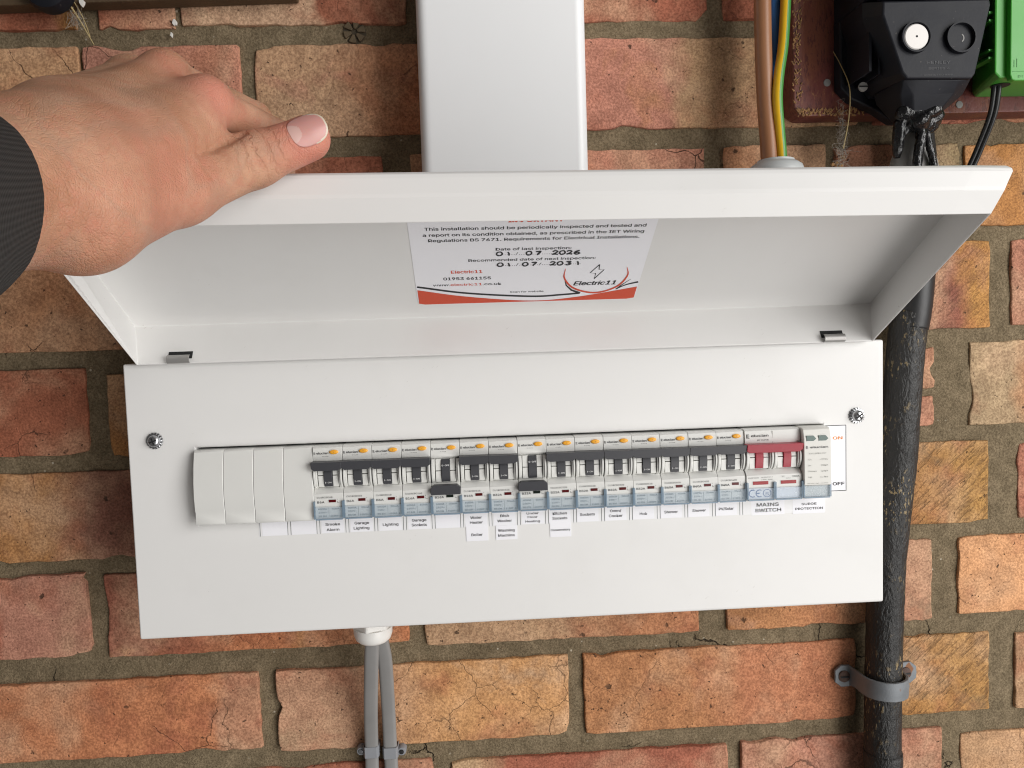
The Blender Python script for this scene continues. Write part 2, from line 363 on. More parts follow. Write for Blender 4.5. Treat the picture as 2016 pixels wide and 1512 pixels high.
# name: x0, x1, z0, z1, left colour, right colour, where they meet (0..1), patch colour, patch amount, cracks, drag marks, smears, softness
BR = [
 (-265, -53, 402, 466, RED, OCH, .93, RED, .2, .3, 0, 0, .1), (-39, 14, 402, 466, RED, RED, .5, ORG, .3, .3, 0, 0, .3), (17, 174, 404, 466, PAL, RED, .63, RED, .55, .4, 0, 0, .02), (187, 391, 404, 467, RED, RED, .5, TAN, .25, .2, 0, 0, .3), (402, 610, 404, 467, RED, OCH, .5, ORG, .4, .3, 0, 0, .3),
 (-269, -53, 326, 391, TAN, TAN, .5, ORG, .4, .7, 0, 0, .5), (-51, 57, 326, 391, PNK, PNK, .5, ORG, .3, .7, 0, 0, .5), (66, 281, 327, 391, TAN, ORG, .38, PNK, .35, .5, 0, 0, .9), (292, 503, 328, 393, PNK, TAN, .36, ORG, .35, .3, 0, .1, .15), (513, 728, 328, 393, RED, ORG, .5, TAN, .3, .3, 0, 0, .3),
 (-60, 153, 252, 313, ORG, RED, .6, TAN, .4, .4, 0, 0, .6), (173, 387, 252, 314, TAN, PNK, .5, ORG, .3, 1, 0, 0, .9), (401, 478, 251, 315, ORG, TAN, .35, TAN, .4, .3, 0, 0, .6), (483, 550, 251, 314, PNK, PNK, .5, ORG, .3, .4, 0, 0, .5), (560, 580, 254, 314, '#8f7d5f', '#8f7d5f', .5, TAN, .1, .3, 0, 1, .5), (583, 798, 252, 313, OCH, TAN, .3, TAN, .5, .4, .3, .1, .5),
 (-227, -13, 180, 244, TAN, '#b8875f', .6, ORG, .3, 1, 0, 0, .9), (530, 604, 176, 242, PUR, OCH, .72, PNK, .4, .2, .6, .2, .15), (620, 835, 177, 242, PNK, PUR, .4, PUR, .5, .4, .2, 0, .7),
 (-275, -63, 106, 168, RED, RED, .5, DRK, .35, .6, 0, 0, .5), (-49, 164, 102, 163, '#b07b4e', TAN, .3, ORG, .3, .3, 0, 0, .5), (533, 561, 103, 126, PNK, PNK, .5, '#8f7d5f', .3, 0, 0, .4, .4), (533, 561, 131, 163, PNK, PNK, .5, '#8f7d5f', .4, 0, 0, .4, .4), (588, 803, 102, 166, '#b3957a', ORG, .22, PAL, .35, .2, 0, .2, .25),
 (-199, 14, 29, 94, '#b07d52', PUR, .55, ORG, .3, .4, 0, 0, .3), (522, 604, 27, 91, OCH, OCH, .5, '#a8733a', .3, 0, 1, .35, .3), (627, 842, 29, 88, RED, RED, .5, PNK, .4, .3, 0, 0, .3),
 (-286, -71, -42, 20, RED, PNK, .72, ORG, .15, .5, 0, 0, .05), (-60, 159, -44, 18, RED, ORG, .3, OCH, .4, .3, 0, 0, .8), (170, 378, -48, 16, TAN, ORG, .6, TAN, .4, .4, 0, 0, .8), (398, 512, -48, 13, ORG, ORG, .5, TAN, .3, .3, 0, 0, .5), (524, 560, -48, 16, PNK, PNK, .5, ORG, .3, .2, 0, .5, .4), (580, 795, -44, 17, '#cf9f74', '#cf9f74', .5, ORG, .25, .4, 0, .05, .5),
 (-173, 47, -119, -60, ORG, PNK, .86, RED, .4, .6, 0, 0, .02), (59, 277, -122, -60, TAN, '#c79468', .4, PAL, .45, .5, 0, 0, .8), (288, 500, -123, -60, ORG, ORG, .5, TAN, .35, .3, 0, 0, .5), (520, 606, -122, -59, OCH, OCH, .5, '#a8733a', .3, 0, 1, .3, .3), (626, 841, -122, -61, TAN, PNK, .3, ORG, .3, .4, 0, .1, .5),
 (-270, -48, -196, -134, RED, ORG, .5, TAN, .4, .4, 0, 0, .5), (-36, 173, -196, -134, RED, RED, .5, PNK, .3, .5, 0, 0, .4), (184, 399, -199, -137, PAL, RED, .12, PNK, .3, .2, 0, 0, .3), (409, 512, -199, -135, PNK, PNK, .5, RED, .4, .8, 0, 0, .4), (520, 568, -197, -133, PNK, RED, .5, PNK, .4, .7, 0, 0, .4), (583, 798, -203, -139, TAN, '#cf9f74', .3, ORG, .2, .4, .1, .15, .5)]
PAT = [TAN, ORG, RED, OCH, PNK, PUR, PAL]
# carry the bond on beyond what the camera sees
rows = {}
for b in BR: rows.setdefault(round((b[2]-402)/75), []).append(b)
for rw, l in list(rows.items()):
    for sgn in (-1, 1):
        e = min(b[0] for b in l) if sgn < 0 else max(b[1] for b in l)
        while (e > -700) if sgn < 0 else (e < 1350):
            x0 = e-226 if sgn < 0 else e+11; x1 = x0+215
            BR.append((x0, x1, 402+75*rw+random.uniform(-2, 1), 466+75*rw+random.uniform(-2, 1), random.choice(PAT), random.choice(PAT), random.uniform(.2, .8), random.choice(PAT), .3, .4, 0, .05, .4)); e = x0 if sgn < 0 else x1
for rw in (1, 2, 3, -9, -10, -11):
    x = -900 - (112 if rw % 2 else 0)
    while x < 1350:
        BR.append((x, x+215, 402+75*rw, 466+75*rw, random.choice(PAT), random.choice(PAT), random.uniform(.2, .8), random.choice(PAT), .3, .4, 0, .05, .4)); x += 225
def brick_geo(x0, x1, z0, z1, right):
    cx, cz = (x0+x1)/2, (z0+z1)/2; hw, hh = (x1-x0)/2, (z1-z0)/2; pts = []; r = min(1.9, hw*.3)
    per = []
    def side(a, b, n): per.extend([(a[0]+(b[0]-a[0])*k/n, a[1]+(b[1]-a[1])*k/n) for k in range(n)])
    nx = max(6, int(hw*2/6.5)); nz = max(6, int(hh*2/6.5))
    side((-hw+r, -hh), (hw-r, -hh), nx); per.append((hw-r*.3, -hh+r*.3)); side((hw, -hh+r), (hw, hh-r), nz); per.append((hw-r*.3, hh-r*.3))
    side((hw-r, hh), (-hw+r, hh), nx); per.append((-hw+r*.3, hh-r*.3)); side((-hw, hh-r), (-hw, -hh+r), nz); per.append((-hw+r*.3, -hh+r*.3))
    n = len(per); ph = [random.uniform(0, 6.28) for _ in range(6)]
    chips = [(random.random(), random.uniform(.008, .03), random.uniform(1.2, 4.2)) for _ in range(random.randint(1, 4))]
    tilt = (random.uniform(-.006, .006), random.uniform(-.01, .01)); y0 = random.uniform(-.8, .6) + (-.8 if right else 0)
    R = []
    for k, (x, z) in enumerate(per):
        u = k/n; d = .22*math.sin(u*31+ph[0])+.25*math.sin(u*113+ph[1])+random.uniform(-.42, .42)+.3
        for cu, cw, cd in chips:
            e = min(abs(u-cu), 1-abs(u-cu))
            if e < cw: d += cd*(1-(e/cw)**2)*random.uniform(.7, 1.1)
        L = math.hypot(x/hw, z/hh) or 1
        ax = abs(x)/hw; az = abs(z)/hh
        nxv, nzv = (math.copysign(1, x) if ax > .97 or (ax > .9 and az > .9) else 0), (math.copysign(1, z) if az > .97 or (ax > .9 and az > .9) else 0)
        R.append((x, z, nxv, nzv, d))
    def ring(inset, y, f=1): return [(x-a*(d*f+inset), y+y0+x*tilt[0]+z*tilt[1]+(random.uniform(-.15, .15) if y < 3 else 0), z-b*(d*f+inset)) for x, z, a, b, d in R]
    rr = [ring(-.6, 14, .3), ring(0, 1.5), ring(.12, .55), ring(.5, .1), ring(1.6, 0)]
    V, F = loft(rr, cap=False); m = len(V); V.append((0, y0-.15, 0)); k0 = 4*n
    F += [[k0+i, k0+(i+1) % n, m] for i in range(n)]
    F = [f[::-1] for f in F]
    return V, F, (cx, 0, cz)
for b in BR:
    x0, x1, z0, z1, a, c, spl, pc, pa, ck, dg, smr, soft = b
    V, F, ctr = brick_geo(x0, x1, z0, z1, x0 > 515)
    o = obj('brick', (V, F), M['brick'], world=False, smooth=50)
    o.parent = wall; o.location = (Vector(ctr)*S)-wall.location
    j = lambda h: tuple(float(v*random.uniform(.94, 1.06)) for v in lin(h))
    o['c1'] = j(a); o['c2'] = j(c); o['c3'] = j(pc); o['pp'] = ((spl-.5)*(x1-x0)*S, pa, ck); o['pq'] = (dg, smr, soft)
# mortar sheet: a gently uneven bed, fuller and flusher on the right hand side
gx = np.arange(-900, 1401, 5.0); gz = np.arange(-424, 696, 5.0); X, Z = np.meshgrid(gx, gz)
def vnoise(X, Z, s, seed):
    r = np.random.default_rng(seed); g = r.random((600, 600)); x = X/s+200; z = Z/s+200
    xi, zi = np.floor(x).astype(int), np.floor(z).astype(int); fx, fz = x-xi, z-zi; fx = fx*fx*(3-2*fx); fz = fz*fz*(3-2*fz)
    q = lambda a, b: g[a % 600, b % 600]
    return (q(xi, zi)*(1-fx)+q(xi+1, zi)*fx)*(1-fz)+(q(xi, zi+1)*(1-fx)+q(xi+1, zi+1)*fx)*fz
flush = 1/(1+np.exp(-(X-535)/9))
Yg = 2.5-1.5*flush+1.6*(vnoise(X, Z, 14, 1)-.5)+1.0*(vnoise(X, Z, 6, 2)-.5)+2.2*(vnoise(X, Z, 60, 3)-.5)*(1-flush)
V = np.stack([X, Yg, Z], -1).reshape(-1, 3); nx_ = len(gx); nz_ = len(gz)
idx = np.arange(nx_*nz_).reshape(nz_, nx_)
F = np.stack([idx[:-1, :-1], idx[:-1, 1:], idx[1:, 1:], idx[1:, :-1]], -1).reshape(-1, 4)
obj('mortar', (V.tolist(), F.tolist()), M['mortar'], wall, smooth=True)

# ------------------------------------------------------------------ consumer unit
D, W = 82.9, 475.4
unit = thing('consumer_unit', 'open white metal fuse box with raised lid mounted on the brick wall', 'fuse box', (W/2, 0, 0))
ZT, ZH = 262, 171.5
obj('enclosure', join(box(2, W-2, -66, -.5, ZH-6, ZT)), M['coat'], unit, bev=1.5)
sx0, sx1, sz0, sz1 = 40.6, 435.3, 71.2, 118.7
def ringq(o, i):                                  # four quads between an outer and an inner rectangle (same plane)
    return [[o[k], o[(k+1) % 4], i[(k+1) % 4], i[k]] for k in range(4)]
rect = lambda x0, x1, z0, z1, y: [(x0, y, z0), (x1, y, z0), (x1, y, z1), (x0, y, z1)]
cut = [(sx0, -D, sz0), (sx1, -D, sz0), (sx1, -D, sz1-3), (sx1-4, -D, sz1), (sx0, -D, sz1)]
V = rect(0, W, 0, ZH, -D)+rect(sx0, sx1, sz0, sz1, -D)+rect(0, W, 0, ZH, -1)+rect(sx0, sx1, sz0, sz1, -D+9)
F = ringq([0, 1, 2, 3], [4, 5, 6, 7])+[[0, 8, 9, 1], [1, 9, 10, 2], [2, 10, 11, 3], [3, 11, 8, 0], [4, 5, 13, 12], [5, 6, 14, 13], [6, 7, 15, 14], [7, 4, 12, 15]]
o = obj('cover_plate', (V, F), M['coat'], unit); bv = o.modifiers.new('edge', 'BEVEL'); bv.width = 1.3*S; bv.segments = 3; bv.limit_method = 'ANGLE'
o.data.polygons.foreach_set('use_smooth', [False]*len(F))
obj('busbar_chamber', box(sx0+.5, sx1-.5, -D+8.5, -30, sz0+.5, sz1-.5), M['dark'], unit)
# the lid: a pressed tray, hinged at the top of the cover plate
TH = math.radians(121.2315); LO = (-88.035, 171.207); LD = 27.463
def lp(x, s, t):                                 # x, along the lid from its hinge, depth of the tray; the held lid is twisted a little
    a = TH-math.radians(1.1)*(x-238)/227
    return (x, LO[0]-s*math.sin(a)+(t-LD)*math.cos(a), LO[1]-s*math.cos(a)-(t-LD)*math.sin(a))
xl, xr, fl = 11.18, 465.24, 6.25
far = [(124.4, LD, 0), (133.6, 20.7, 2.0), (134.3, 19.4, 2.4), (136.9, 12.4, 5.2), (137.3, 11.0, 4.6), (136.7, 9.7, 2.6), (131.9, 6.6, -.5), (127.5, 2.2, -1.5), (124.8, 0, 0)]       # folded outer edge: s, t, extra width
V, F = [], []
NC = 24; cols = []
for k in range(NC+1):
    u = k/NC; cl = []
    for s_, t_, e_ in [(0, LD, 0), (0, 0, 0)]+far[::-1]:
        f_ = fl*(1-t_/LD)+e_; V.append(lp((xl-f_)+(xr-xl+2*f_)*u, s_, t_)); cl.append(len(V)-1)
    cols.append(cl)
nf = len(cols[0])
for k in range(NC):
    for q in range(nf-1): F.append([cols[k][q], cols[k+1][q], cols[k+1][q+1], cols[k][q+1]])
F.append(cols[0][::-1]); F.append(cols[-1])
me = bpy.data.meshes.new('lid'); me.from_pydata([tuple((Vector(v)-Vector((W/2, 0, 0)))*S) for v in V], [], F)
bm = bmesh.new(); bm.from_mesh(me); bmesh.ops.recalc_face_normals(bm, faces=bm.faces); bm.faces.ensure_lookup_table()
# the solid wall grows away from the tray's inside
c_in = Vector(lp(238, 62, 12))*S-Vector((W/2*S, 0, 0)); f0 = bm.faces[(nf-1)*12+1]
if (c_in-f0.calc_center_median()).dot(f0.normal) < 0: bmesh.ops.reverse_faces(bm, faces=bm.faces)
bm.to_mesh(me); bm.free(); me.materials.append(M['coat'])
lid = link_obj('lid', me, None, unit, solid=1.3)
b_ = lid.modifiers.new('edge', 'BEVEL'); b_.width = .7*S; b_.segments = 2; b_.limit_method = 'ANGLE'; b_.angle_limit = math.radians(25)
# hinge clips and their slots in the lid flange
for cx in (35.7, 440.2):
    pr = []
    for k in range(9):
        a = math.pi*(k/8); pr.append((171.2+1.2-2.6*math.cos(a)+1.2, 88.6+2.2*math.sin(a)))
    g = prism_x(pr+[(z, p-.9) for z, p in pr[::-1]], cx-6.6, cx+6.6)
    hc = obj('hinge_clip', g, M['clipmetal'], unit, smooth=40)
    sl = [lp(cx-7.2, .25, LD-8), lp(cx+7.2, .25, LD-8), lp(cx+7.2, .25, LD-3), lp(cx-7.2, .25, LD-3)]
    obj('hinge_slot', (sl, [[0, 1, 2, 3]]), M['dark'], hc)
# cover screws: serrated flange, domed head, cross recess
for cx, cz in ((16.6, 124.1), (457.4, 123.3)):
    ring = [[], [], []]
    for k in range(48):
        a = 2*math.pi*k/48; r = 5.1 if k % 3 else 4.3
        for q, (rr, hh) in enumerate(((r, 0), (r, .9), (3.9, 1.3))): ring[q].append((cx+rr*math.cos(a), -D-.05-hh, cz+rr*math.sin(a)))
    sw = obj('screw', loft(ring), M['steel'], unit, smooth=30)
    obj('screw_head', lathe([(3.7, 1.2), (3.65, 2.3), (3.2, 3.2), (2.2, 3.8), (1.0, 4.05), (.1, 4.1)], (cx, -D, cz), 'y', 28), M['steel'], sw, smooth=60)
    an = random.uniform(.3, .8); ca, sa = math.cos(an), math.sin(an)
    def rotq(g): return [(cx+(v[0])*ca-(v[2])*sa, v[1], cz+(v[0])*sa+(v[2])*ca) for v in g[0]], g[1]
    obj('cross_recess', join(rotq(box(-2.2, 2.2, -D-4.2, -D-3, -.45, .45)), rotq(box(-.45, .45, -D-4.17, -D-3, -2.2, 2.2))), M['dark'], sw)

# ------------------------------------------------------------------ row of modules
P0, XM, ZM = 17.9, 77.0-2*17.9, 117.3          # pitch, left end of the row, top of the row
def xmod(i): return XM+P0*i
def cheek(x0, x1, z0=-10.9, z1=-27.2, pb=5, ph=5.2):
    pr = [(z0+(z1-z0)*k/10, pb+ph*math.sin(math.pi*min(1, .08+.92*k/10))**.6) for k in range(11)]
    return prism_x([(z0, pb-1)]+pr+[(z1, pb-1)], x0, x1)
PROF = [(0, -7), (0, 4.6), (-.9, 6.4), (-4, 6.9), (-7.6, 7.1), (-9.4, 6.8), (-10.5, 5.9), (-10.9, 5.0), (-26.6, 5.0), (-26.7, 5.8), (-28.2, 7.6), (-30.0, 9.2), (-38.2, 9.4), (-38.3, 8.8), (-46.0, 8.8), (-46.0, -7)]
def module_body(wd):
    gs = [prism_x(PROF, .12, wd-.12)]; n = round(wd/P0)
    for k in range(n):
        x = k*P0
        gs += [cheek(x+.35, x+1.5), cheek(x+1.5, x+2.4, pb=5, ph=4.2), cheek(x+15.5, x+16.4, ph=4.2), cheek(x+16.4, x+17.5)]
        for a, b in ((2.9, 6.3), (11.7, 15.1)):
            gs += [prism_x([(-11, 4.5), (-11, 6.6), (-18.2, 7.9), (-18.2, 4.5)], x+a, x+b), prism_x([(-18.7, 4.5), (-18.7, 7.9), (-25.9, 6.9), (-25.9, 4.5)], x+a, x+b)]
    return join(*gs)
def toggle(on, x=0, wide=None):
    bar = [(-13.2, 7.5), (-11.6, 10.0), (-9.3, 12.2), (-9.0, 12.6), (-9.4, 13.2), (-14.6, 11.4), (-14.6, 7)]
    x1 = wide or 17.75
    barrel = prism_x([(-11.3, 4.6)]+[(-11.3-14.4*k/8, 7.2+1.5*math.sin(math.pi*k/8)) for k in range(9)]+[(-25.7, 4.6)], x+6.5, x+11.5)
    lo = [(x-.35, -9.2), (x+x1, -9.2), (x+x1, -13.4), (x+x1-1.9, -14.9), (x+1.6, -14.9), (x-.35, -13.4)]
    def pz(z): return 13.4-(z+9.2)*-.34*-1 if False else 13.3-.30*abs(z+9.2)
    V = [(a, -pz(z), z) for a, z in lo]+[(a, -6.6, z) for a, z in lo]; n = 6
    g = V, [list(range(n))[::-1], list(range(n, 2*n))]+[[i, (i+1) % n, (i+1) % n+n, i+n] for i in range(n)]
    if not on: g = [(a, y, -42.2-z if True else z) for a, y, z in g[0]], [f[::-1] for f in g[1]]
    return join(g, barrel)
def holder(wd):
    gs = [box(.9, wd-.9, -10.9, -9.5, -45.8, -38.5)]
    return join(*gs)
def holder_edges(wd):
    return join(box(-.05, .85, -11, -7.5, -45.9, -34.6), box(wd-.85, wd+.05, -11, -7.5, -45.9, -34.6), box(.85, wd-.85, -11.1, -9.5, -46.6, -45.85))
def ellipse_dome(cx, cz, rx, rz, p0, h, seg=24):
    rings = [[(cx+rx*f*math.cos(2*math.pi*k/seg), -(p0+q*h), cz+rz*f*math.sin(2*math.pi*k/seg)) for k in range(seg)] for f, q in ((1, 0), (1, .55), (.9, .85), (.65, 1), (.05, 1.0))]
    V, F = loft(rings); return V, [f[::-1] for f in F]
def link_mesh(name, me, m, parent, **kw): return link_obj(name, me, m, parent, **kw)
cache = {}
def shared(key, name, geo, m, parent, **kw):
    """first call builds the mesh, later calls reuse its data"""
    if key in cache:
        o = bpy.data.objects.new(name, cache[key].data); col.objects.link(o); o.parent = parent
        for md in cache[key].modifiers:
            q = o.modifiers.new(md.name, md.type)
            if md.type == 'BEVEL': q.width, q.segments, q.limit_method, q.angle_limit = md.width, md.segments, md.limit_method, md.angle_limit
        return o
    o = obj(name, geo() if callable(geo) else geo, m, parent, world=False, **kw); cache[key] = o; return o
def logo_marks(x, z, s, p):
    gs = [box(x, x+.28*s, -p, -p+.05, z, z+1.5*s)]
    for k in range(4): gs.append(box(x+.45*s, x+(.8 if k % 2 else 1.0)*s, -p, -p+.05, z+k*.42*s, z+k*.42*s+.2*s))
    return join(*gs)
MI = M
NAMES = [('Smoke Alarm', 6), ('Garage Lighting', 6), ('Lighting', 6), ('Garage Sockets', 16), ('', 16), ('Water Heater', 16), ('Dish Washer', 32), ('Under Floor Heating', 32), ('Kitchen Sockets', 32), ('Sockets', 32), ('Oven/Cooker', 32), ('Hob', 32), ('Shower', 40), ('Shower', 40), ('PV/Solar', 40)]
def describe(i):
    nm, a = NAMES[i]
    if nm == '': return 'light grey circuit breaker switched off above the unnamed paper label, handle down'
    if nm == 'Under Floor Heating': return 'light grey circuit breaker switched off above the Under Floor Heating label, handle down'
    if nm == 'Shower': return 'light grey circuit breaker above the Shower label next to the %s label, handle up' % ('Hob' if i == 12 else 'PV/Solar')
    return 'light grey circuit breaker with dark raised handle above the %s label' % nm
rgroup = 'circuit breakers in the row'
for i in range(4):
    lab = ['leftmost plain grey blanking module at the end of the row', 'second plain grey blanking module from the left end of the row', 'third plain grey blanking module from the left end of the row', 'plain grey blanking module right beside the Smoke Alarm breaker'][i]
    t = thing('blanking_module', lab, 'blank module', (xmod(i), -D, ZM), 'blanking modules')
    prof = [(0, -7), (0, 4.2), (-.8, 5.4), (-9, 7.8), (-20, 9.6), (-29, 10.0), (-37.5, 9.3), (-39.5, 8.6), (-46.2, 9.2), (-47.2, 8.6), (-47.2, -1)]
    shared('blank', 'front_cover', prism_x(prof, .08, P0-.08), M['module'], t, smooth=40, bev=.3)
for i, (nm, a) in enumerate(NAMES):
    on = i not in (4, 7)
    t = thing('circuit_breaker', describe(i), 'circuit breaker', (xmod(4+i), -D+random.uniform(-.25, .25), ZM+random.uniform(-.12, .12)), rgroup)
    shared('rbody', 'body', lambda: module_body(P0), M['module'], t, smooth=35, bev=.18)
    tg = shared('rtog%d' % on, 'toggle', lambda: toggle(on), M['handle'], t, bev=.13)
    shared('rtogtxt%d' % on, 'lettering', (lambda: texts([('I-ON', 9.0, -23.4, 1.25, dict(w=3.8, bold=.015))], 8.55)) if on else (lambda: texts([('O-OFF', 9.0, -15.4, 1.4, dict(w=4.8, bold=.02))], 8.75)), M['whiteink'], tg)
    bt = shared('rbtn', 'test_button', lambda: ellipse_dome(12.9, -3.7, 2.75, 1.4, 6.4, 1.5), M['orange'], t, smooth=True)
    shared('rbtnT', 'lettering', lambda: texts([('T', 12.9, -4.2, 1.2)], 7.95), M['greyink'], bt)
    shared('rflag%d' % on, 'flag_window', lambda: box(9.0, 13.3, -9.55, -9.1, -35.6, -33.9), M['winred'] if on else M['winblack'], t)
    shared('rlogo', 'brand_print', lambda: join(on_front(text2d('elucian', 2.5, -4.9, 1.9, 7.0, 'L', .02), 7.12), logo_marks(.8, -5.1, 1.05, 7.12), on_front(text2d('BY CLICK', 6.0, -6.4, .6, 3.6, 'L'), 7.2)), M['greyink'], t)
    shared('rrate%d' % a, 'rating_print', lambda: join(texts([('CU1RCBO%dB' % a, 1.9, -32.8, 1.4, dict(w=10.2 if a > 9 else 9.4, al='L')), ('B%dA' % a, 2.0, -36.0, 1.9, dict(al='L', bold=.015, w=5.4 if a > 9 else 4.4))], 9.5),
        join(box(14.2, 14.35, -9.5, -9.45, -35.9, -34.9), box(14.2, 15.4, -9.5, -9.45, -36.0, -35.85), box(14.1, 14.25, -9.5, -9.45, -34.1, -33.4))), M['greyink'], t)
    h = shared('rhold', 'label_holder', lambda: holder(P0), M['bluecover'], t)
    shared('rhedge', 'holder_edge', lambda: holder_edges(P0), M['bluedge'], h)
    shared('rspec', 'data_print', lambda: join(texts([('6000A', 2.4, -40.4, 1.45, dict(al='L', bold=.015, w=5.2)), ('230V~', 2.4, -42.6, 1.45, dict(al='L', bold=.015, w=5.2)), ('BS EN', 2.4, -45.0, 1.45, dict(al='L', bold=.015, w=4.6)), ('30mA', 10.4, -40.4, 1.45, dict(al='L', bold=.015, w=4.8)), ('61009-1', 9.6, -45.0, 1.45, dict(al='L', bold=.015, w=6.4))], 8.95), box(8.6, 8.75, -8.95, -8.9, -45.2, -39.2)), M['greyink'], h)
# main switch, two modules wide
t = thing('main_switch', 'two module main switch with one wide red handle above the MAINS SWITCH label', 'switch', (xmod(19), -D-.6, ZM+.3))
obj('body', module_body(2*P0), M['module'], t, world=False, smooth=35, bev=.18)
tg = obj('red_handle', join(toggle(True, 0, 2*P0-.5), prism_x([(-11.3, 4.6)]+[(-11.3-14.4*k/8, 7.2+1.5*math.sin(math.pi*k/8)) for k in range(9)]+[(-25.7, 4.6)], P0+6.5, P0+11.5)), M['red'], t, world=False, bev=.3)
obj('brand_print', join(on_front(text2d('elucian', 4.3, -4.9, 2.2, 11.0, 'L', .01), 7.15), logo_marks(1.3, -5.8, 1.8, 7.15), on_front(text2d('BY CLICK', 8.2, -7.4, .95, 7.2, 'L', .02), 7.2)), M['ink'], t, world=False)
obj('module_seam', box(P0-.06, P0+.06, -7.0, -4, -9.2, -1.5), M['paleink'], t, world=False)
for k in range(2): obj('flag_window', box(k*P0+4.2, k*P0+14.0, -9.6, -9.1, -36.2, -34.0), M['winbright'], t, world=False)
obj('rating_print', texts([('CU2MS100', 1.2, -32.0, 1.0, dict(al='L', w=6.6)), ('BS EN60947-3', 9.6, -31.7, .8, dict(al='L', w=7.2)), ('230V~ 50Hz', 9.6, -33.2, .8, dict(al='L', w=7.2)), ('TT', P0+4.6, -31.9, 1.3, dict(al='L', w=2.0)), ('AC22A', P0+7.4, -32.8, .7, dict(al='L', w=3.0)), ('100A', P0+11.6, -32.0, 1.5, dict(al='L', w=4.6))], 9.5), M['ink'], t, world=False)
for k in range(2):
    q = [(v[0]+k*P0, v[1], v[2]) for v in holder(P0)[0]]; h = obj('label_holder', (q, holder(P0)[1]), M['bluecover'], t, world=False)
    q = [(v[0]+k*P0, v[1], v[2]) for v in holder_edges(P0)[0]]; obj('holder_edge', (q, holder_edges(P0)[1]), M['bluedge'], h, world=False)
    obj('label_card', box(k*P0+1, k*P0+16.9, -9.2, -8.85, -45.7, -38.6), M['paper'], t, world=False)
def arc_rib(cx, cz, r, a0, a1, wd, n=14): return ribbon2d([(cx+r*math.cos(math.radians(a0+(a1-a0)*k/n)), cz+r*math.sin(math.radians(a0+(a1-a0)*k/n))) for k in range(n+1)], wd)
ce = [arc_rib(4.0, -42.0, 2.3, 60, 300, .6), arc_rib(8.4, -42.0, 2.3, 60, 300, .6), ([(6.3, -42.3), (8.4, -42.3), (8.4, -41.7), (6.3, -41.7)], [[0, 1, 2, 3]]), arc_rib(13.2, -42.0, 2.5, 0, 360, .4, 24), text2d('S', 13.2, -43.4, 2.8, 2.3)]
obj('conformity_mark', join(*[on_front(g, 9.35) for g in ce]), M['blueink'], t, world=False)
# surge protector
t = thing('surge_protector', 'tall beige surge protector with two green arrow windows at the right end of the row', 'surge protector', (xmod(21), -D-1, ZM+.6))
obj('body', join(prism_x([(0, -7), (0, 7.6), (-1.2, 9.4), (-7, 11.0), (-36, 11.5), (-38, 11.1), (-38.2, 9.4), (-46, 9.4), (-46, -7)], .35, P0-.1)), M['beige'], t, world=False, smooth=35, bev=.4)
for x in (2.0, 9.8):
    pl = [(x, -8.6), (x+4.6, -8.6), (x+6.2, -7.2), (x+4.6, -5.2), (x, -5.2)]
    obj('arrow_window', prism_y(pl, -11.25, -10.5), worn('grey_green_flag', (.115, .165, .15), .3), t, world=False)
obj('brand_print', join(on_front(text2d('elucian', 4.5, -13.4, 1.9, 11.2, 'L', .015), 11.45), logo_marks(1.8, -13.7, 1.2, 11.45)), M['greyink'], t, world=False)
obj('rating_print', texts([('CU1SPD275T', 9, -17.3, 1.2, dict(w=11)), ('Uc', 3, -21.3, 1.3, dict(al='L', w=2.2)), ('~275V', 15.6, -21.3, 1.3, dict(al='R', w=5.4)), ('In', 3, -25.2, 1.3, dict(al='L', w=1.6)), ('20kA', 15.6, -25.2, 1.3, dict(al='R', w=4.4)), ('Imax', 3, -29.0, 1.3, dict(al='L', w=5.4)), ('40kA', 15.6, -29.0, 1.3, dict(al='R', w=4.4)), ('Up', 3, -32.9, 1.3, dict(al='L', w=2.2)), ('<1.3kV', 15.6, -32.9, 1.3, dict(al='R', w=5.4)), ('BS EN61643-11:2012', 9, -36.9, .9, dict(w=13))], 11.62), M['paleink'], t, world=False)
h = obj('label_holder', holder(P0), M['bluecover'], t, world=False); obj('holder_edge', holder_edges(P0), M['bluedge'], h, world=False)
obj('label_card', box(1, 16.9, -9.3, -8.9, -45.7, -38.6), M['paper'], t, world=False)

# ------------------------------------------------------------------ paper labels on the cover plate
pf = D+.06
st = thing('label_strip', 'long white adhesive strip with fine black divider lines under the breakers', 'label strip', (256, -D, 66))
obj('tape', box(76.4, 436.6, -pf-.10, -D+.2, 61.9, 70.9), M['tape'], st)
gs = []
for k in range(18):
    x = 77+17.9*k
    for dx in ((-.95, .95) if k else (0,)):
        zb = 61.9
        gs.append(box(x+dx-.16, x+dx+.16, -pf-.16, -pf-.1, zb, 70.9))
obj('divider_lines', join(*gs), M['greyink'], st)
lg = 'printed circuit labels'
def paper_label(txts, x0, x1, z0, z1, label, h, wd=None, bold=.024, lift=.16, m='ink'):
    t = thing('circuit_label', label, 'label', ((x0+x1)/2, -D, z0), lg)
    obj('paper', box(x0, x1, -pf-lift, -pf-.02, z0, z1), M['paper'], t)
    if txts: obj('lettering', texts([(s, x, z, h, dict(bold=bold, **({'w': q} if q else {}))) for s, x, z, q in txts], pf+lift+.06), M[m], t)
    return t
def cell(i): return 112.8+17.9*i
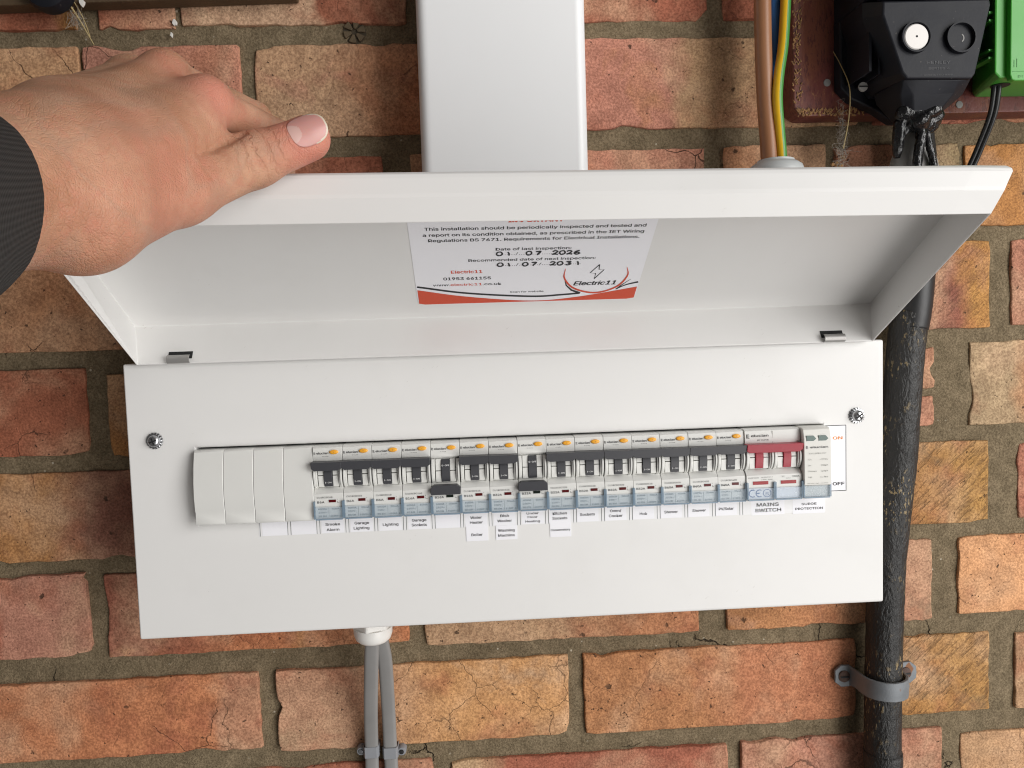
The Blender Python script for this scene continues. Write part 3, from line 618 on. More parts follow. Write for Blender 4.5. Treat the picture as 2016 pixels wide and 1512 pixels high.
LB = [(0, [('Smoke', 66.9, 9.0), ('Alarm', 63.5, 7.8)]), (1, [('Garage', 66.7, 9.0), ('Lighting', 63.5, 9.6)]), (2, [('Lighting', 65.0, 9.6)]), (3, [('Garage', 67.0, 9.0), ('Sockets', 64.0, 9.4)]), (5, [('Water', 67.0, 7.2), ('Heater', 63.9, 8.0)]), (6, [('Dish', 67.4, 5.4), ('Washer', 64.2, 9.2)]),
      (7, [('Under', 68.3, 7.6), ('Floor', 65.9, 6.2), ('Heating', 63.2, 9.2)]), (8, [('Kitchen', 67.5, 8.9), ('Sockets', 64.4, 9.4)]), (9, [('Sockets', 66.0, 9.4)]), (10, [('Oven/', 67.6, 7.2), ('Cooker', 64.4, 8.8)]), (11, [('Hob', 64.9, 4.6)]), (12, [('Shower', 65.1, 8.6)]), (13, [('Shower', 65.2, 8.6)]), (14, [('PV/Solar', 65.7, 9.6)])]
for i, ls in LB:
    nm = NAMES[i][0]
    lab = 'white paper label reading %s under its breaker' % nm
    if i == 12: lab = 'white paper label reading Shower next to the Hob label'
    if i == 13: lab = 'white paper label reading Shower next to the PV/Solar label'
    xc = cell(i)+(8.9 if i < 8 else 8.1); hw = 6.9
    dz = random.uniform(-.15, .15)
    paper_label([(s, xc+random.uniform(-.2, .2), z+dz, q) for s, z, q in ls], xc-hw, xc+hw, 62.2, 70.6, lab, 1.85 if i == 7 else 2.3)
paper_label([], cell(4)+1.4, cell(4)+16.6, 62.1, 70.7, 'blank white paper label under the switched off breaker beside Garage Sockets', 1)
for i in range(2): paper_label([], 78.3+17.9*i, 93.6+17.9*i, 62.1, 70.6, ['blank white paper label at the left end of the label strip', 'blank white paper label left of the Smoke Alarm label'][i], 1)
paper_label([('Boiler', 211.4, 56.1, 7.0)], 204.6, 218.5, 52.9, 62.3, 'white paper label reading Boiler stuck below the Water Heater label', 2.3, lift=.26)
paper_label([('Washing', 229.9, 58.1, 10.4), ('Machine', 229.9, 54.9, 10.4)], 223.3, 236.9, 52.9, 62.0, 'white paper label reading Washing Machine stuck below the Dish Washer label', 2.3, lift=.26)
paper_label([('Conservatory', 264.3, 57.0, 12.3)], 257.7, 271.2, 53.1, 62.3, 'white paper label reading Conservatory stuck below the Kitchen Sockets label', 1.9, lift=.26)
paper_label([('MAINS', 398.6, 66.9, 14.4), ('SWITCH', 398.8, 63.3, 17.0)], 387.9, 409.6, 61.3, 70.6, 'white paper label reading MAINS SWITCH in bold capitals', 3.0, bold=.028)
paper_label([('SURGE', 425.8, 66.6, 9.8), ('PROTECTION', 425.8, 63.6, 18.0)], 415.1, 436.2, 61.1, 70.4, 'white paper label reading SURGE PROTECTION in small bold capitals', 1.95, bold=.03)
t = thing('on_off_label', 'upright white card reading ON and OFF beside the surge protector', 'label', (443, -D, 75), lg)
obj('paper', box(433, 450.6, -pf-.1, -pf-.02, 74.8, 117.6), M['paper'], t)
obj('border', join(box(433, 450.6, -pf-.18, -pf-.1, 117.2, 117.6), box(450.2, 450.6, -pf-.18, -pf-.1, 74.8, 117.2), box(433, 450.2, -pf-.18, -pf-.1, 74.8, 75.2)), M['ink'], t)
obj('lettering', texts([('ON', 444.9, 108.4, 2.6, dict(w=6.2, bold=.035))], pf+.2), M['orangeink'], t)
obj('lettering', texts([('OFF', 445.4, 78.6, 2.8, dict(w=7.6, bold=.035))], pf+.2), M['ink'], t)

# ------------------------------------------------------------------ inspection sticker inside the lid (flat print on paper)
Rl = Matrix(((1, 0, 0), (0, -math.sin(TH), math.cos(TH)), (0, -math.cos(TH), -math.sin(TH))))
sx_, ss_ = 180.4, 14.4
o0 = lp(sx_, ss_, .12)
stk = thing('inspection_sticker', 'white inspection notice with red band and handwritten dates stuck inside the raised lid', 'sticker', o0)
def sobj(name, geo, m):
    return obj(name, ([lp(sx_+v[0], ss_+v[1], .12+v[2]) for v in geo[0]], geo[1]), m, stk)
def pol(pts, r=0): return pts
SW, SH = 133.4, 98.0
cor = []
for cx, cy, a0 in ((4, 4, 180), (SW-4, 4, 270), (SW-4, SH-4, 0), (4, SH-4, 90)):
    for k in range(6): a = math.radians(a0+18*k); cor.append((cx+4*math.cos(a), cy+4*math.sin(a)))
def flat(pts, h, d=.1):
    n = len(pts); return [(x, y, h) for x, y in pts]+[(x, y, h-d) for x, y in pts], [list(range(n)), list(range(2*n-1, n-1, -1))]+[[i, i+n, (i+1) % n+n, (i+1) % n] for i in range(n)]
def paper_grid():                                # split in strips so that it lies on the twisted lid
    V, F = [], []; n = 17
    for k in range(n):
        x = SW*k/(n-1); e = max(0, 4-min(x, SW-x)); d = 4-math.sqrt(max(0, 16-e*e)) if e else 0
        for h in (.1, 0): V += [(x, d, h), (x, SH*.5, h), (x, SH-d, h)]
    for k in range(n-1):
        a, b = 6*k, 6*k+6
        F += [[a, b, b+1, a+1], [a+1, b+1, b+2, a+2], [a+3, a+4, b+4, b+3], [a+4, a+5, b+5, b+4], [a, a+3, b+3, b], [a+2, b+2, b+5, a+5]]
    return V, F
sobj('paper', paper_grid(), M['paper'])
Lx = lambda x: x-sx_
Ls = lambda s: s-ss_
def stext(name, items, m, h=.16):
    return sobj(name, join(*[on_flat(text2d(s, Lx((a+b)/2), Ls(z), hh, b-a, 'C', bo, sh), h) for s, a, b, z, hh, bo, sh in items]), M[m])
stext('heading', [('IMPORTANT', 233.6, 262.9, 90.4, 4.2, .05, 0)], 'redink')
stext('lettering', [('This installation should be periodically inspected and tested and', 189.0, 308.1, 84.7, 3.4, .024, 0), ('a report on its condition obtained, as prescribed in the IET Wiring', 187.8, 307.8, 79.7, 3.4, .024, 0), ('Regulations BS 7671. Requirements for Electrical Installations.', 190.5, 306.1, 75.0, 3.4, .024, 0),
    ('Date of last inspection:', 227.2, 269.4, 66.4, 3.25, .02, 0), ('Recommended date of next inspection:', 211.9, 284.2, 56.7, 3.25, .02, 0), ('01953 661155', 197.0, 224.6, 39.5, 3.7, .026, 0), ('www.', 190.6, 200.6, 33.6, 3.25, .02, 0), ('.co.uk', 219.9, 230.9, 33.6, 3.25, .02, 0), ('Scan for website', 236.3, 256.6, 24.9, 2.3, .015, 0), ('Electric11', 274.2, 299.5, 30.9, 5.6, .03, .25),
    ('........./........./..................', 227.2, 275.4, 62.2, 3.0, 0, 0), ('........./........./..................', 227.7, 276.2, 52.2, 3.0, 0, 0)], 'ink')
stext('brand_name', [('Electric11', 201.7, 219.6, 45.9, 3.9, .026, 0), ('electric11', 200.9, 219.4, 33.6, 3.25, .02, 0)], 'redink')
DG = {'0': [(.5, 1), (.15, .8), (.05, .4), (.3, .02), (.7, .1), (.9, .5), (.75, .9), (.5, 1)], '1': [(.3, .95), (.45, .5), (.5, 0)], '7': [(.05, .9), (.8, .95), (.5, .45), (.3, 0)], '2': [(.05, .75), (.4, 1), (.8, .8), (.5, .35), (.05, .05), (.5, .1), (.95, .02)], '6': [(.85, .95), (.35, .75), (.1, .25), (.45, 0), (.85, .25), (.6, .5), (.2, .35)], '3': [(.1, .9), (.6, 1), (.8, .75), (.4, .55), (.85, .35), (.5, .02), (.05, .1)]}
def hand_date(txt, xs, z):
    gs = []
    for ch, x in zip(txt, xs):
        pts = [(Lx(x)+p[0]*3.6+random.uniform(-.1, .1), Ls(z)+p[1]*3.5+random.uniform(-.12, .12)) for p in DG[ch]]
        q = [v[:2] for v in crom([(a, b, 0) for a, b in pts], 4)]
        gs.append(on_flat(ribbon2d(q, lambda t: .95), .24+.012*len(gs)))
    return join(*gs)
sobj('handwriting', join(hand_date('01072026', [227.6, 233.0, 244.2, 249.6, 259.0, 263.0, 267.0, 271.3], 61.7), hand_date('01072031', [228.2, 233.4, 242.6, 247.6, 258.4, 262.6, 267.4, 273.0], 51.6)), M['ink'])
bt = crom([(181.0, 30.2, 0), (210.2, 22.1, 0), (249.1, 15.9, 0), (277.7, 18.6, 0), (313.4, 27.8, 0)], 8)
bot = [(sx_+SW-.3, 18.4), (sx_+SW-1.4, 15.6), (sx_+SW-4, 14.7), (sx_+4, 14.7), (sx_+1.4, 15.6), (sx_+.3, 18.4)]
top = [(max(p[0], sx_+.2), p[1]) for p in bt]
V = [(Lx(x), Ls(s), .2) for x, s in top]; n = len(V); V += [(Lx(x), max(.5 if 3 < Lx(x) < SW-3 else 1.6, Ls(14.7)), .2) for x, s in top]
sobj('red_band', (V, [[i+n, i+n+1, i+1, i] for i in range(n-1)]), M['redink'])
sw1 = [p[:2] for p in crom([(181.1, 33.5, 0), (210.2, 25.8, 0), (248.8, 20.6, 0), (268, 21.4, 0), (279, 22.6, 0)], 8)]
sw2 = [p[:2] for p in crom([(300.6, 25.6, 0), (306.0, 30.0, 0), (313.2, 32.8, 0)], 6)]
sw3 = [(268.6, 36.5), (270.0, 31), (273.6, 26), (279, 22.6)]
mv = lambda l: [(Lx(x), Ls(s)) for x, s in l]
sobj('black_swoosh', join(on_flat(ribbon2d(mv(sw1), lambda t: 1.7 if t < .85 else 1.7), .22), on_flat(ribbon2d(mv(sw2), lambda t: .5+1.1*t), .22), on_flat(ribbon2d(mv([(301, 25.8), (303.6, 30), (308.2, 36)]), lambda t: 1.2-t), .23), on_flat(ribbon2d(mv(sw3), lambda t: .3+1.6*t), .23)), M['ink'])
arc = [p[:2] for p in crom([(267.9, 48.0, 0), (268.2, 38.5, 0), (275.0, 27.8, 0), (288.4, 22.6, 0), (300.5, 28.3, 0), (305.5, 39.5, 0), (303.9, 48.2, 0)], 8)]
sobj('logo_arc', on_flat(ribbon2d(mv(arc), lambda t: .3+1.3*math.sin(math.pi*t)), .25), M['redink'])
bolt = mv([(287.4, 51.3), (282.9, 43.2), (286.2, 42.6), (286.0, 37.2), (290.8, 46.2), (287.7, 46.6), (287.4, 51.3)])
sobj('logo_bolt', on_flat(ribbon2d(bolt, .55), .26), M['ink'])

# ------------------------------------------------------------------ trunking, glands and cables
def trunk():
    x0, x1, y0 = 183.4, 293.9, -50
    pr = [(x0, -.5), (x0, y0+8)]+[(x0+7-7*math.cos(a), y0+7-7*math.sin(a)) for a in (.2, .5, .8, 1.1, 1.35)]+[(x0+7.5, y0), (x1-7.5, y0)]+[(x1-7+7*math.sin(a), y0+7-7*math.cos(a)) for a in (.2, .5, .8, 1.1, 1.35)]+[(x1, y0+8), (x1, -.5)]
    return pr
pr = trunk(); tr = thing('cable_trunking', 'wide white plastic trunking rising from the top of the fuse box', 'trunking', (238.6, 0, ZT))
obj('lid_cover', loft([[(x, y, ZT) for x, y in pr], [(x, y, 700) for x, y in pr]]), M['pvc'], tr, smooth=50)
obj('base_tray', box(187, 290.5, -6, -.4, ZT, 699), M['pvc'], tr)
o = tag(obj('brown_cable', tube([(417.7, -35, 640), (417.6, -35, 520), (417.7, -35, 423.6), (417.5, -35, 403.6), (417.8, -35, 369.9), (418.9, -35, 335.9), (420.7, -35, 308.6), (421.6, -36, 270)], 5.7, 18), M['browncable'], smooth=True), 'thick brown cable running down into the grey gland', 'cable')
o = tag(obj('blue_cable', tube([(428.4, -30, 640), (428.3, -30, 520), (428.1, -30, 425), (427.9, -30, 404.8), (427.6, -29, 377.7), (427.8, -28, 357.2), (428.7, -28, 336.7), (428.0, -32, 300), (427, -36, 270)], 4.6, 18), M['bluecable'], smooth=True), 'blue cable mostly hidden between the brown and the striped cable', 'cable')
def earth():
    g = tube([(433.6, -38, 640), (433.2, -38, 520), (432.9, -38, 422), (432.4, -38, 402), (431.2, -38, 382), (429.7, -38.5, 368.7), (426.4, -40, 351.9), (425.0, -40.5, 335), (427, -39, 314.5), (428.6, -38, 297.4), (428.4, -38, 270)], 3.5, 20)
    mi = []
    n = 20
    for f in g[1]:
        k = f[0] % n if len(f) == 4 else 0
        mi.append(1 if k in (15, 16, 17, 18, 19, 0, 1, 2, 3, 4) else 0)
    return g[0], g[1], mi
tag(obj('earth_cable', earth(), [M['yellow'], M['green']], smooth=True), 'yellow and green striped earth cable beside the brown cable', 'cable')
gl = thing('cable_gland', 'round grey plastic cable gland on top of the fuse box', 'cable gland', (424, -39, ZT))
obj('collar', lathe([(19.0, 0), (19.0, 21), (18.6, 25.5), (17.4, 29), (14.4, 31.2), (12.5, 31.8)], (424, -39, ZT), 'z', 36), M['gland'], gl, smooth=40)
obj('rim', lathe([(12.6, 31), (12.2, 33.2), (9.8, 33.4)], (424, -39, ZT), 'z', 36), M['gland'], gl, smooth=40)
wg = thing('cable_gland', 'white plastic cable gland under the fuse box with two grey cables', 'cable gland', (138.4, -45, 0))
hexa = [[(138.4+14*math.cos(a), -45+14*math.sin(a), z) for a in [math.radians(60*k+18) for k in range(6)]] for z in (0, -13.5)]
obj('hex_body', loft([r[::-1] for r in hexa]), M['wgland'], wg, bev=1.2)
obj('dome_nut', lathe([(13.2, -13), (13.0, -17.5), (11.8, -21), (9.6, -23), (9, -23.2)][::-1], (138.4, -45, 0), 'z', 36), M['wgland'], wg, smooth=40)
def flatcable(pts, a, b):
    P = crom(pts, 7); rings = []
    for p in P: rings.append([(p[0]+math.copysign(abs(math.cos(t))**.55, math.cos(t))*a, p[1]+math.copysign(abs(math.sin(t))**.7, math.sin(t))*b, p[2]) for t in [2*math.pi*k/20 for k in range(20)]])
    return loft([r[::-1] for r in rings])
tag(obj('flat_grey_cable', flatcable([(138.0, -43, -15), (136.6, -41, -28), (134.8, -36, -45), (130.6, -20, -86), (128.3, -8, -120.5), (127.4, -6, -150), (126.5, -6, -230), (125, -6, -380)], 5.0, 2.7), M['greycable'], smooth=60), 'left one of the two flat grey cables hanging from the white gland', 'cable', 'flat grey cables')
tag(obj('flat_grey_cable', flatcable([(141.6, -40, -15), (142.8, -37, -28), (143.9, -31, -45), (142.6, -15, -86), (141.9, -7, -121.8), (142, -6, -150), (141.6, -6, -230), (141, -6, -380)], 5.0, 2.7), M['greycable'], smooth=60), 'right one of the two flat grey cables hanging from the white gland', 'cable', 'flat grey cables')
for cx, cy, cz, sd, lab in ((128.2, -8, -120.6, -1, 'grey cable clip with shiny nail on the left flat cable'), (142.0, -7, -122.6, 1, 'grey cable clip with dark nail hole on the right flat cable')):
    t = thing('cable_clip', lab, 'cable clip', (cx, 0, cz), 'cable clips')
    pts = [(cx-5.7, -.5), (cx-5.7, cy-1.5), (cx-4.5, cy-4.1), (cx+4.5, cy-4.1), (cx+5.7, cy-1.5), (cx+5.7, -.5)]
    inn = [(cx-5.05, -.5), (cx-5.05, cy-1.4), (cx-4.2, cy-3.0), (cx+4.2, cy-3.0), (cx+5.05, cy-1.4), (cx+5.05, -.5)]
    ring = pts+inn[::-1]; obj('saddle', loft([[(x, y, cz-4.2) for x, y in ring], [(x, y, cz+4.2) for x, y in ring]]), M['clip'], t, bev=.5)
    nx = cx+sd*8.0; obj('nail_boss', lathe([(3.4, 0), (3.4, 5.6), (2.8, 6.6), (.1, 6.8)], (nx, -.5, cz-1.0), 'y', 20), M['clip'], t, smooth=40)
    obj('nail', lathe([(1.7, 6.8), (1.6, 7.5), (.1, 7.7)], (nx, -.5, cz-1.0), 'y', 16), M['steel'] if sd < 0 else M['dark'], t, smooth=40)

# ------------------------------------------------------------------ service cable, its clamp, board, cut-out, meter box
pp = thing('service_cable', 'thick black tarred service cable running down the wall right of the box', 'cable', (511, -18, -380))
obj('armour', tube([(531.3, -18, 190), (529.2, -18, 172.7), (525.8, -18, 135.7), (522.4, -18, 83.4), (518.2, -18, 45.7), (514.3, -18, 7.7), (512.8, -18, -22.9), (512, -18, -50), (510.8, -18, -108.5), (510.4, -18, -187.7), (510, -18, -380)], 12.9, 28, 8, wob=.035), M['tarred'], pp, smooth=True)
obj('sleeve', tube([(534.6, -20, 318), (536.4, -19, 292.8), (536.6, -18, 249.5), (534.6, -18, 215), (532.2, -18, 190), (530.4, -18, 178)], lambda t: 11+2.5*min(1, t*2.5)-.5*max(0, t-.75)*4, 28, 8, wob=.012), M['sleeve_black'], pp, smooth=True)
obj('tape_joint', tube([(510.9, -18, -139), (510.9, -18, -150)], 13.6, 28, 3, wob=.03), M['tarred'], pp, smooth=True)
def saddle():
    zc = -86.8; r0 = 13.6; cx = 511.3; path = []
    xL, xR = 489.2, 537.5
    path += [(xL-8, -1.2), (xL-3, -1.2), (xL+4, -1.6), (cx-16.5, -4), (cx-15.2, -10)]
    for k in range(9):
        a = math.pi*(1-k/8); path.append((cx+r0*1.09*math.cos(a), -18-r0*1.06*math.sin(a)))
    path += [(cx+15.2, -10), (cx+16.3, -4), (xR-4, -1.6), (xR+3, -1.2), (xR+8, -1.2)]
    P = [np.array(p) for p in path]; n = len(P); rings = []
    for i in range(n):
        t = P[min(i+1, n-1)]-P[max(i-1, 0)]; t /= np.linalg.norm(t); nn = np.array([-t[1], t[0]])
        if nn[1] > 0: nn = -nn
        if i > n//2+1 and nn[0] < 0 and 5 < i < n-5: nn = -nn if nn@(P[i]-np.array([cx, -18])) < 0 else nn
        if 4 <= i <= n-5:
            nn = P[i]-np.array([cx, -18]); nn /= np.linalg.norm(nn)
        u = min(i, n-1-i); hw = [4.5, 8.5, 8.3, 7.2, 7.0][u] if u < 5 else 7.0
        a, b = P[i], P[i]+nn*2.4
        rings.append([(a[0], a[1], zc-hw), (b[0], b[1], zc-hw), (b[0], b[1], zc-hw*.45), (b[0]+nn[0]*.5, b[1]+nn[1]*.5, zc), (b[0], b[1], zc+hw*.45), (b[0], b[1], zc+hw), (a[0], a[1], zc+hw)])
    return loft(rings), zc, xL, xR
g, zc, xL, xR = saddle()
t = thing('pipe_clamp', 'galvanised saddle clamp with rust spots holding the black cable to the wall', 'clamp', (511, 0, zc))
obj('band', g, M['galv'], t, smooth=60, bev=.5)
rust = worn('rusty_screw', (.10, .055, .04), .7, .3, 300, .5, 900, .0005)
for x in (xL, xR):
    s_ = obj('screw', lathe([(4.6, 3.2), (4.4, 4.2), (3.2, 4.8), (.1, 4.9)], (x-1, -.4, zc), 'y', 20), rust, t, smooth=40)
    obj('screw_slot', box(x-4.2, x+2.2, -5.6, -4.9, zc-.6, zc+.6), M['dark'], s_)
# board
bx0, bz0 = 445.2, 329.9
out = [(bx0, 520), (bx0, bz0+9)]+[(bx0+9-9*math.cos(a), bz0+9-9*math.sin(a)) for a in (.4, .8, 1.2)]+[(bx0+9, bz0), (830, bz0+1.5), (830, 520)]
bd = thing('meter_board', 'dark red stained wooden board with frayed edge behind the black cut-out', 'board', (640, 0, bz0))
obj('panel', prism_y(out[::-1], -20, -1), M['wood'], bd, bev=.8)
fr = []
for k in range(420):
    if k < 250: x, z = bx0+random.uniform(-.4, 5.5)**1.0, random.uniform(bz0+8, 505)
    else: x, z = bx0+3+70*random.random()**1.6, bz0+random.uniform(-.4, 4.0)
    l = random.uniform(2, 6); a = random.uniform(-.9, .9)+(1.57 if k >= 85 else 0)*0
    dx, dz = l*math.sin(a)*.6, l*math.cos(a)*.5
    fr.append(tube([(x, -20.1, z), (x+dx*.5, -20.4-random.random()*.7, z+dz*.5), (x+dx, -20.3-random.random(), z+dz)], lambda t: .5*(1-t)+.1, 4, 2))
fx = obj('frayed_fibre', join(*fr), M['sawn'], bd); fx['kind'] = 'stuff'
for x, z in ((469.3, 352.7), (547, 336.5), (566, 336)): obj('nail', lathe([(2.6, 0), (2.5, .5), (.1, .7)], (x, -20.05, z), 'y', 16), M['lead'], bd, smooth=40)
# cut-out (service head)
ct = thing('service_cut_out', 'black moulded service cut-out with a white seal disc, tar sealed at the neck', 'cut-out', (512, -20, 326))
front = [(478.9, 385.4), (478.6, 377), (491.7, 340.6), (494.7, 337.1), (538.0, 336.5), (540.4, 339.5), (550.4, 383.0), (549.5, 386.4)]
back = [(474.5, 400), (474.5, 388), (488.2, 346), (494.0, 338), (553, 337), (562, 341), (575, 394), (575, 400)]
mid = [(474.8, 392), (474.8, 382), (489.0, 343), (493.5, 337.6), (540.5, 336.8), (544, 340), (556, 386), (556, 392)]
rr = [[(x, -75.5, z) for x, z in [(a+(512-a)*.02, b+(362-b)*.02) for a, b in front]], [(x, -74, z) for x, z in front], [(x, -58, z) for x, z in mid], [(x, -20, z) for x, z in back]]
V, F = loft(rr); hous = obj('housing', (V, F), M['bakelite'], ct, bev=.9, seg=2)
obj('upper_cover', join(box(474, 556, -66, -20, 391, 470), box(480, 550, -78, -66, 387.6, 470)), M['bakelite'], ct, bev=1.5)
# chin tapering to the cable neck
chin = [[(494.5, -72, 338), (503, -73.5, 337.2), (530, -73.5, 336.8), (539.5, -72, 337), (545, -40, 337), (520, -24, 337), (492, -40, 338)],
        [(496, -66, 330), (503, -69, 329), (530, -69, 329), (541, -62, 331), (544, -38, 331), (520, -26, 331), (494, -40, 331)],
        [(501, -60, 323), (506, -64, 322), (526, -64, 322), (532, -58, 323), (533, -40, 323), (518, -30, 323), (500, -42, 323)],
        [(504, -56, 318), (508, -60, 317), (523, -60, 317), (527, -55, 317.5), (528, -42, 318), (518, -34, 318), (503, -44, 318)]]
obj('neck', loft([r[::-1] for r in chin]), M['bakelite'], ct, smooth=30, bev=.8)
# flange wings at the back with screws
obj('flange', join(prism_y([(474, 392), (474, 346), (482, 338), (500, 330), (512, 322), (540, 322), (552, 332), (562, 340), (562, 392)][::-1], -30, -20)), M['bakelite'], ct, bev=1.2)
obj('side_rib', join(box(478.5, 480.2, -60, -30, 347, 385), box(484.6, 486.0, -60, -30, 345, 372)), M['bakelite'], ct)
for z in (352.5, 342.5):
    q = obj('side_screw', lathe([(3.2, 0), (3.1, 1.2), (.1, 1.6)], (483.5, -42, z), 'y', 18), M['lead'], ct, smooth=40)
    obj('screw_slot', box(480.6, 486.4, -43.9, -43.4, z-.4, z+.4), M['dark'], q)
for x, z, wh in ((500.0, 362.3, 1), (529.4, 361.7, 0)):
    rg = [(10.0, 75.2), (9.7, 78.4), (8.7, 78.4), (8.4, 75.8), (.1, 75.8)]
    q = obj('seal_socket', lathe([(a, b) for a, b in rg], (x, 0, z), 'y', 36), M['bakelite'], ct, smooth=40)
    if wh:
        obj('seal_disc', lathe([(8.1, 75.7), (8.0, 77.2), (7.4, 77.8), (.1, 77.9)], (x, 0, z), 'y', 36), M['disc'], q, smooth=40)
        obj('seal_hole', lathe([(.75, 77.7), (.7, 78.0), (.05, 78.0)], (x, 0, z), 'y', 12), M['dark'], q)
    else: obj('seal_notch', join(on_front(arc_rib(x, z, 2.6, -60, 60, .7), 76.0)), M['lead'], q)
obj('raised_lettering', texts([('HENLEY', 515.5, 345.9, 2.6, dict(w=15.5)), ('SERIES 4', 515.8, 342.4, 1.8, dict(w=14)), ('60/80/100 AMP', 515.6, 338.6, 1.3, dict(w=19))], 75.75), worn('faint_raised_print', (.05, .05, .055), .5), ct)
# tar
tg = []
def blob(c, r, seed):
    rs = random.Random(seed); rings = []
    for i in range(9):
        ph = math.pi*(i+.02)/8.04; ring = []
        for k in range(14):
            th = 2*math.pi*k/14; f = 1+.16*math.sin(3*th+seed+ph*2)+.1*rs.uniform(-1, 1)
            ring.append((c[0]+r[0]*f*math.sin(ph)*math.cos(th), c[1]+r[1]*f*math.sin(ph)*math.sin(th), c[2]+r[2]*math.cos(ph)))
        rings.append(ring)
    return loft([q[::-1] for q in rings])
for k, (c, r) in enumerate((((508, -56, 321), (9.5, 8, 7)), ((519, -57, 322), (9.5, 8, 7)), ((525, -54, 318), (7, 7, 7)), ((513, -57, 315), (10, 8, 7)), ((521, -55, 313), (7, 6, 6)), ((504, -54, 313), (4.5, 5, 8)))): tg.append(blob(c, r, k))
tarp = obj('tar_seal', join(*tg), M['tar'], ct, smooth=True); sm_ = tarp.modifiers.new('r', 'REMESH'); sm_.mode = 'VOXEL'; sm_.voxel_size = .0008; sm_.use_smooth_shade = True; s2 = tarp.modifiers.new('s', 'SMOOTH'); s2.iterations = 4
obj('tar_drip', join(tube([(503, -54, 316), (502, -54, 306), (502.3, -52, 298), (503, -50, 293)], lambda t: 3.6+.9*math.sin(3*t+.5)-1.2*t, 12, 5), tube([(515, -57, 314), (515.5, -57, 303), (514, -56.5, 295), (513, -56, 280), (513, -56, 262)], lambda t: 3.6-1.0*t, 12, 5, wob=.2), tube([(519, -57, 308), (522, -56, 299), (525, -55, 290), (526, -54.5, 276), (526, -54.5, 262)], lambda t: 2.4, 12, 5, wob=.2)), M['tar'], tarp, smooth=True)
obj('lead_cone', loft([[(519+a*math.cos(t)*-1, -43+b*math.sin(t), z) for t in [2*math.pi*k/24 for k in range(24)]] for z, a, b in ((316, 9, 8), (305, 11, 8), (292, 16, 9), (280, 18.5, 10), (255, 19, 10))]), M['lead'], ct, smooth=True)
# green meter box
mb = thing('green_meter_box', 'bright green plastic box fixed to the board beside the black cut-out', 'electrical box', (640, -20, 341))
fo = [(559.5, 470), (559.5, 343), (563, 339.6), (760, 339), (760, 470)]; bo = [(566, 470), (566, 345), (569, 340.6), (760, 340), (760, 470)]
obj('case', loft([[(x, -62, z) for x, z in [(577, 470), (577, 346), (579, 342), (760, 341), (760, 470)]][::-1], [(x, -20.5, z) for x, z in [(576, 470), (576, 342), (578, 340.5), (760, 340), (760, 470)]][::-1]]) if False else loft([[(x, -66, z) for x, z in fo], [(x, -20.5, z) for x, z in [(575, 470), (575, 344), (577, 341), (760, 340), (760, 470)]]]), M['boxgreen'], mb, bev=1.2)
obj('front_panel', prism_y([(567.2, 470), (567.2, 340.5), (568.2, 337.5), (570.5, 336.6), (750, 336.3), (750, 470)], -70, -65.5), M['boxgreen'], mb, bev=.7)
for z in (382, 377, 358, 353): obj('vent_fin', box(557.6, 562.5, -63, -24, z, z+1.3), M['boxgreen'], mb)
obj('raised_print', texts([('DT', 572.5, 338.4, 2.2, dict(al='L', w=3.8))], 70.15), worn('dark_green_print', (.05, .27, .045), .5), mb)
obj('print_rule', join(box(568.6, 620, -70.2, -70.0, 342.2, 342.45), box(569.6, 570.0, -70.2, -70.0, 345, 349.5), box(571.4, 571.8, -70.2, -70.0, 345, 350.5)), worn('dark_green_rule', (.05, .27, .045), .5), mb)
obj('cable_port', lathe([(6.0, -1.6), (5.8, -1.0), (.1, -1.0)][::-1], (574.8, -50, 341.0), 'z', 20), M['dark'], mb)
mc = thing('thin_black_cable', 'thin twin black cable hanging from the green box behind the lid', 'cable', (575, -20, 240))
for dx, dy in ((-1.25, .9), (1.25, -.4)):
    obj('core', tube([(572.4+dx, -50+dy, 345), (572.9+dx, -49+dy, 335.9), (575.0+dx, -42+dy, 321.8), (574.9+dx, -28+dy, 301.2), (573+dx, -20+dy, 286), (571+dx, -14+dy, 262), (570+dx, -10+dy, 240)], 1.7, 12), M['cableblack'], mc, smooth=True)

# ------------------------------------------------------------------ small things on the wall
pg = thing('wall_plug', 'old brown wall plug set in the mortar above the long tan brick', 'wall plug', (137.1, 0, 399))
for k in range(6):
    a = k*math.pi/3+.3; c_, s_ = math.cos(a), math.sin(a)
    pts = [(2.0, -.9), (7.4, -2.7), (7.8, 0), (7.4, 2.7), (2.0, .9)]
    obj('plug_segment', prism_y([(137.1+x*c_-z*s_, 399.3+x*s_+z*c_) for x, z in pts][::-1], .2, 5), worn('dirty_plug_%d' % k, (.14, .10, .055), .7, .3, 200, .5, 500, .0006), pg, bev=.5)
obj('plug_hole', lathe([(8.2, -2.2), (.1, -2.0)], (137.1, 0, 399.3), 'y', 20), worn('plug_dirt', (.085, .066, .042), .9, .3, 300, .8, 500, .001), pg)
bt_ = thing('wooden_batten', 'dark brown wooden batten with a black knob along the top left edge', 'batten', (0, 0, 411))
obj('strip', loft([[(-420, -15, 404.0), (-420, -1, 404.0), (-420, -1, 445), (-420, -15, 445)], [(100, -15, 417.7), (100, -1, 417.9), (100, -1, 455), (100, -15, 455)]]), M['batten'], bt_, bev=1)
obj('knob', lathe([(15, 15), (15.5, 20), (14, 25), (10, 27), (.1, 27.5)], (-60, 0, 421), 'y', 28), M['bakelite'], bt_, smooth=40)
fleck = mat('flaked_white_paint', (.72, .70, .66), .7)
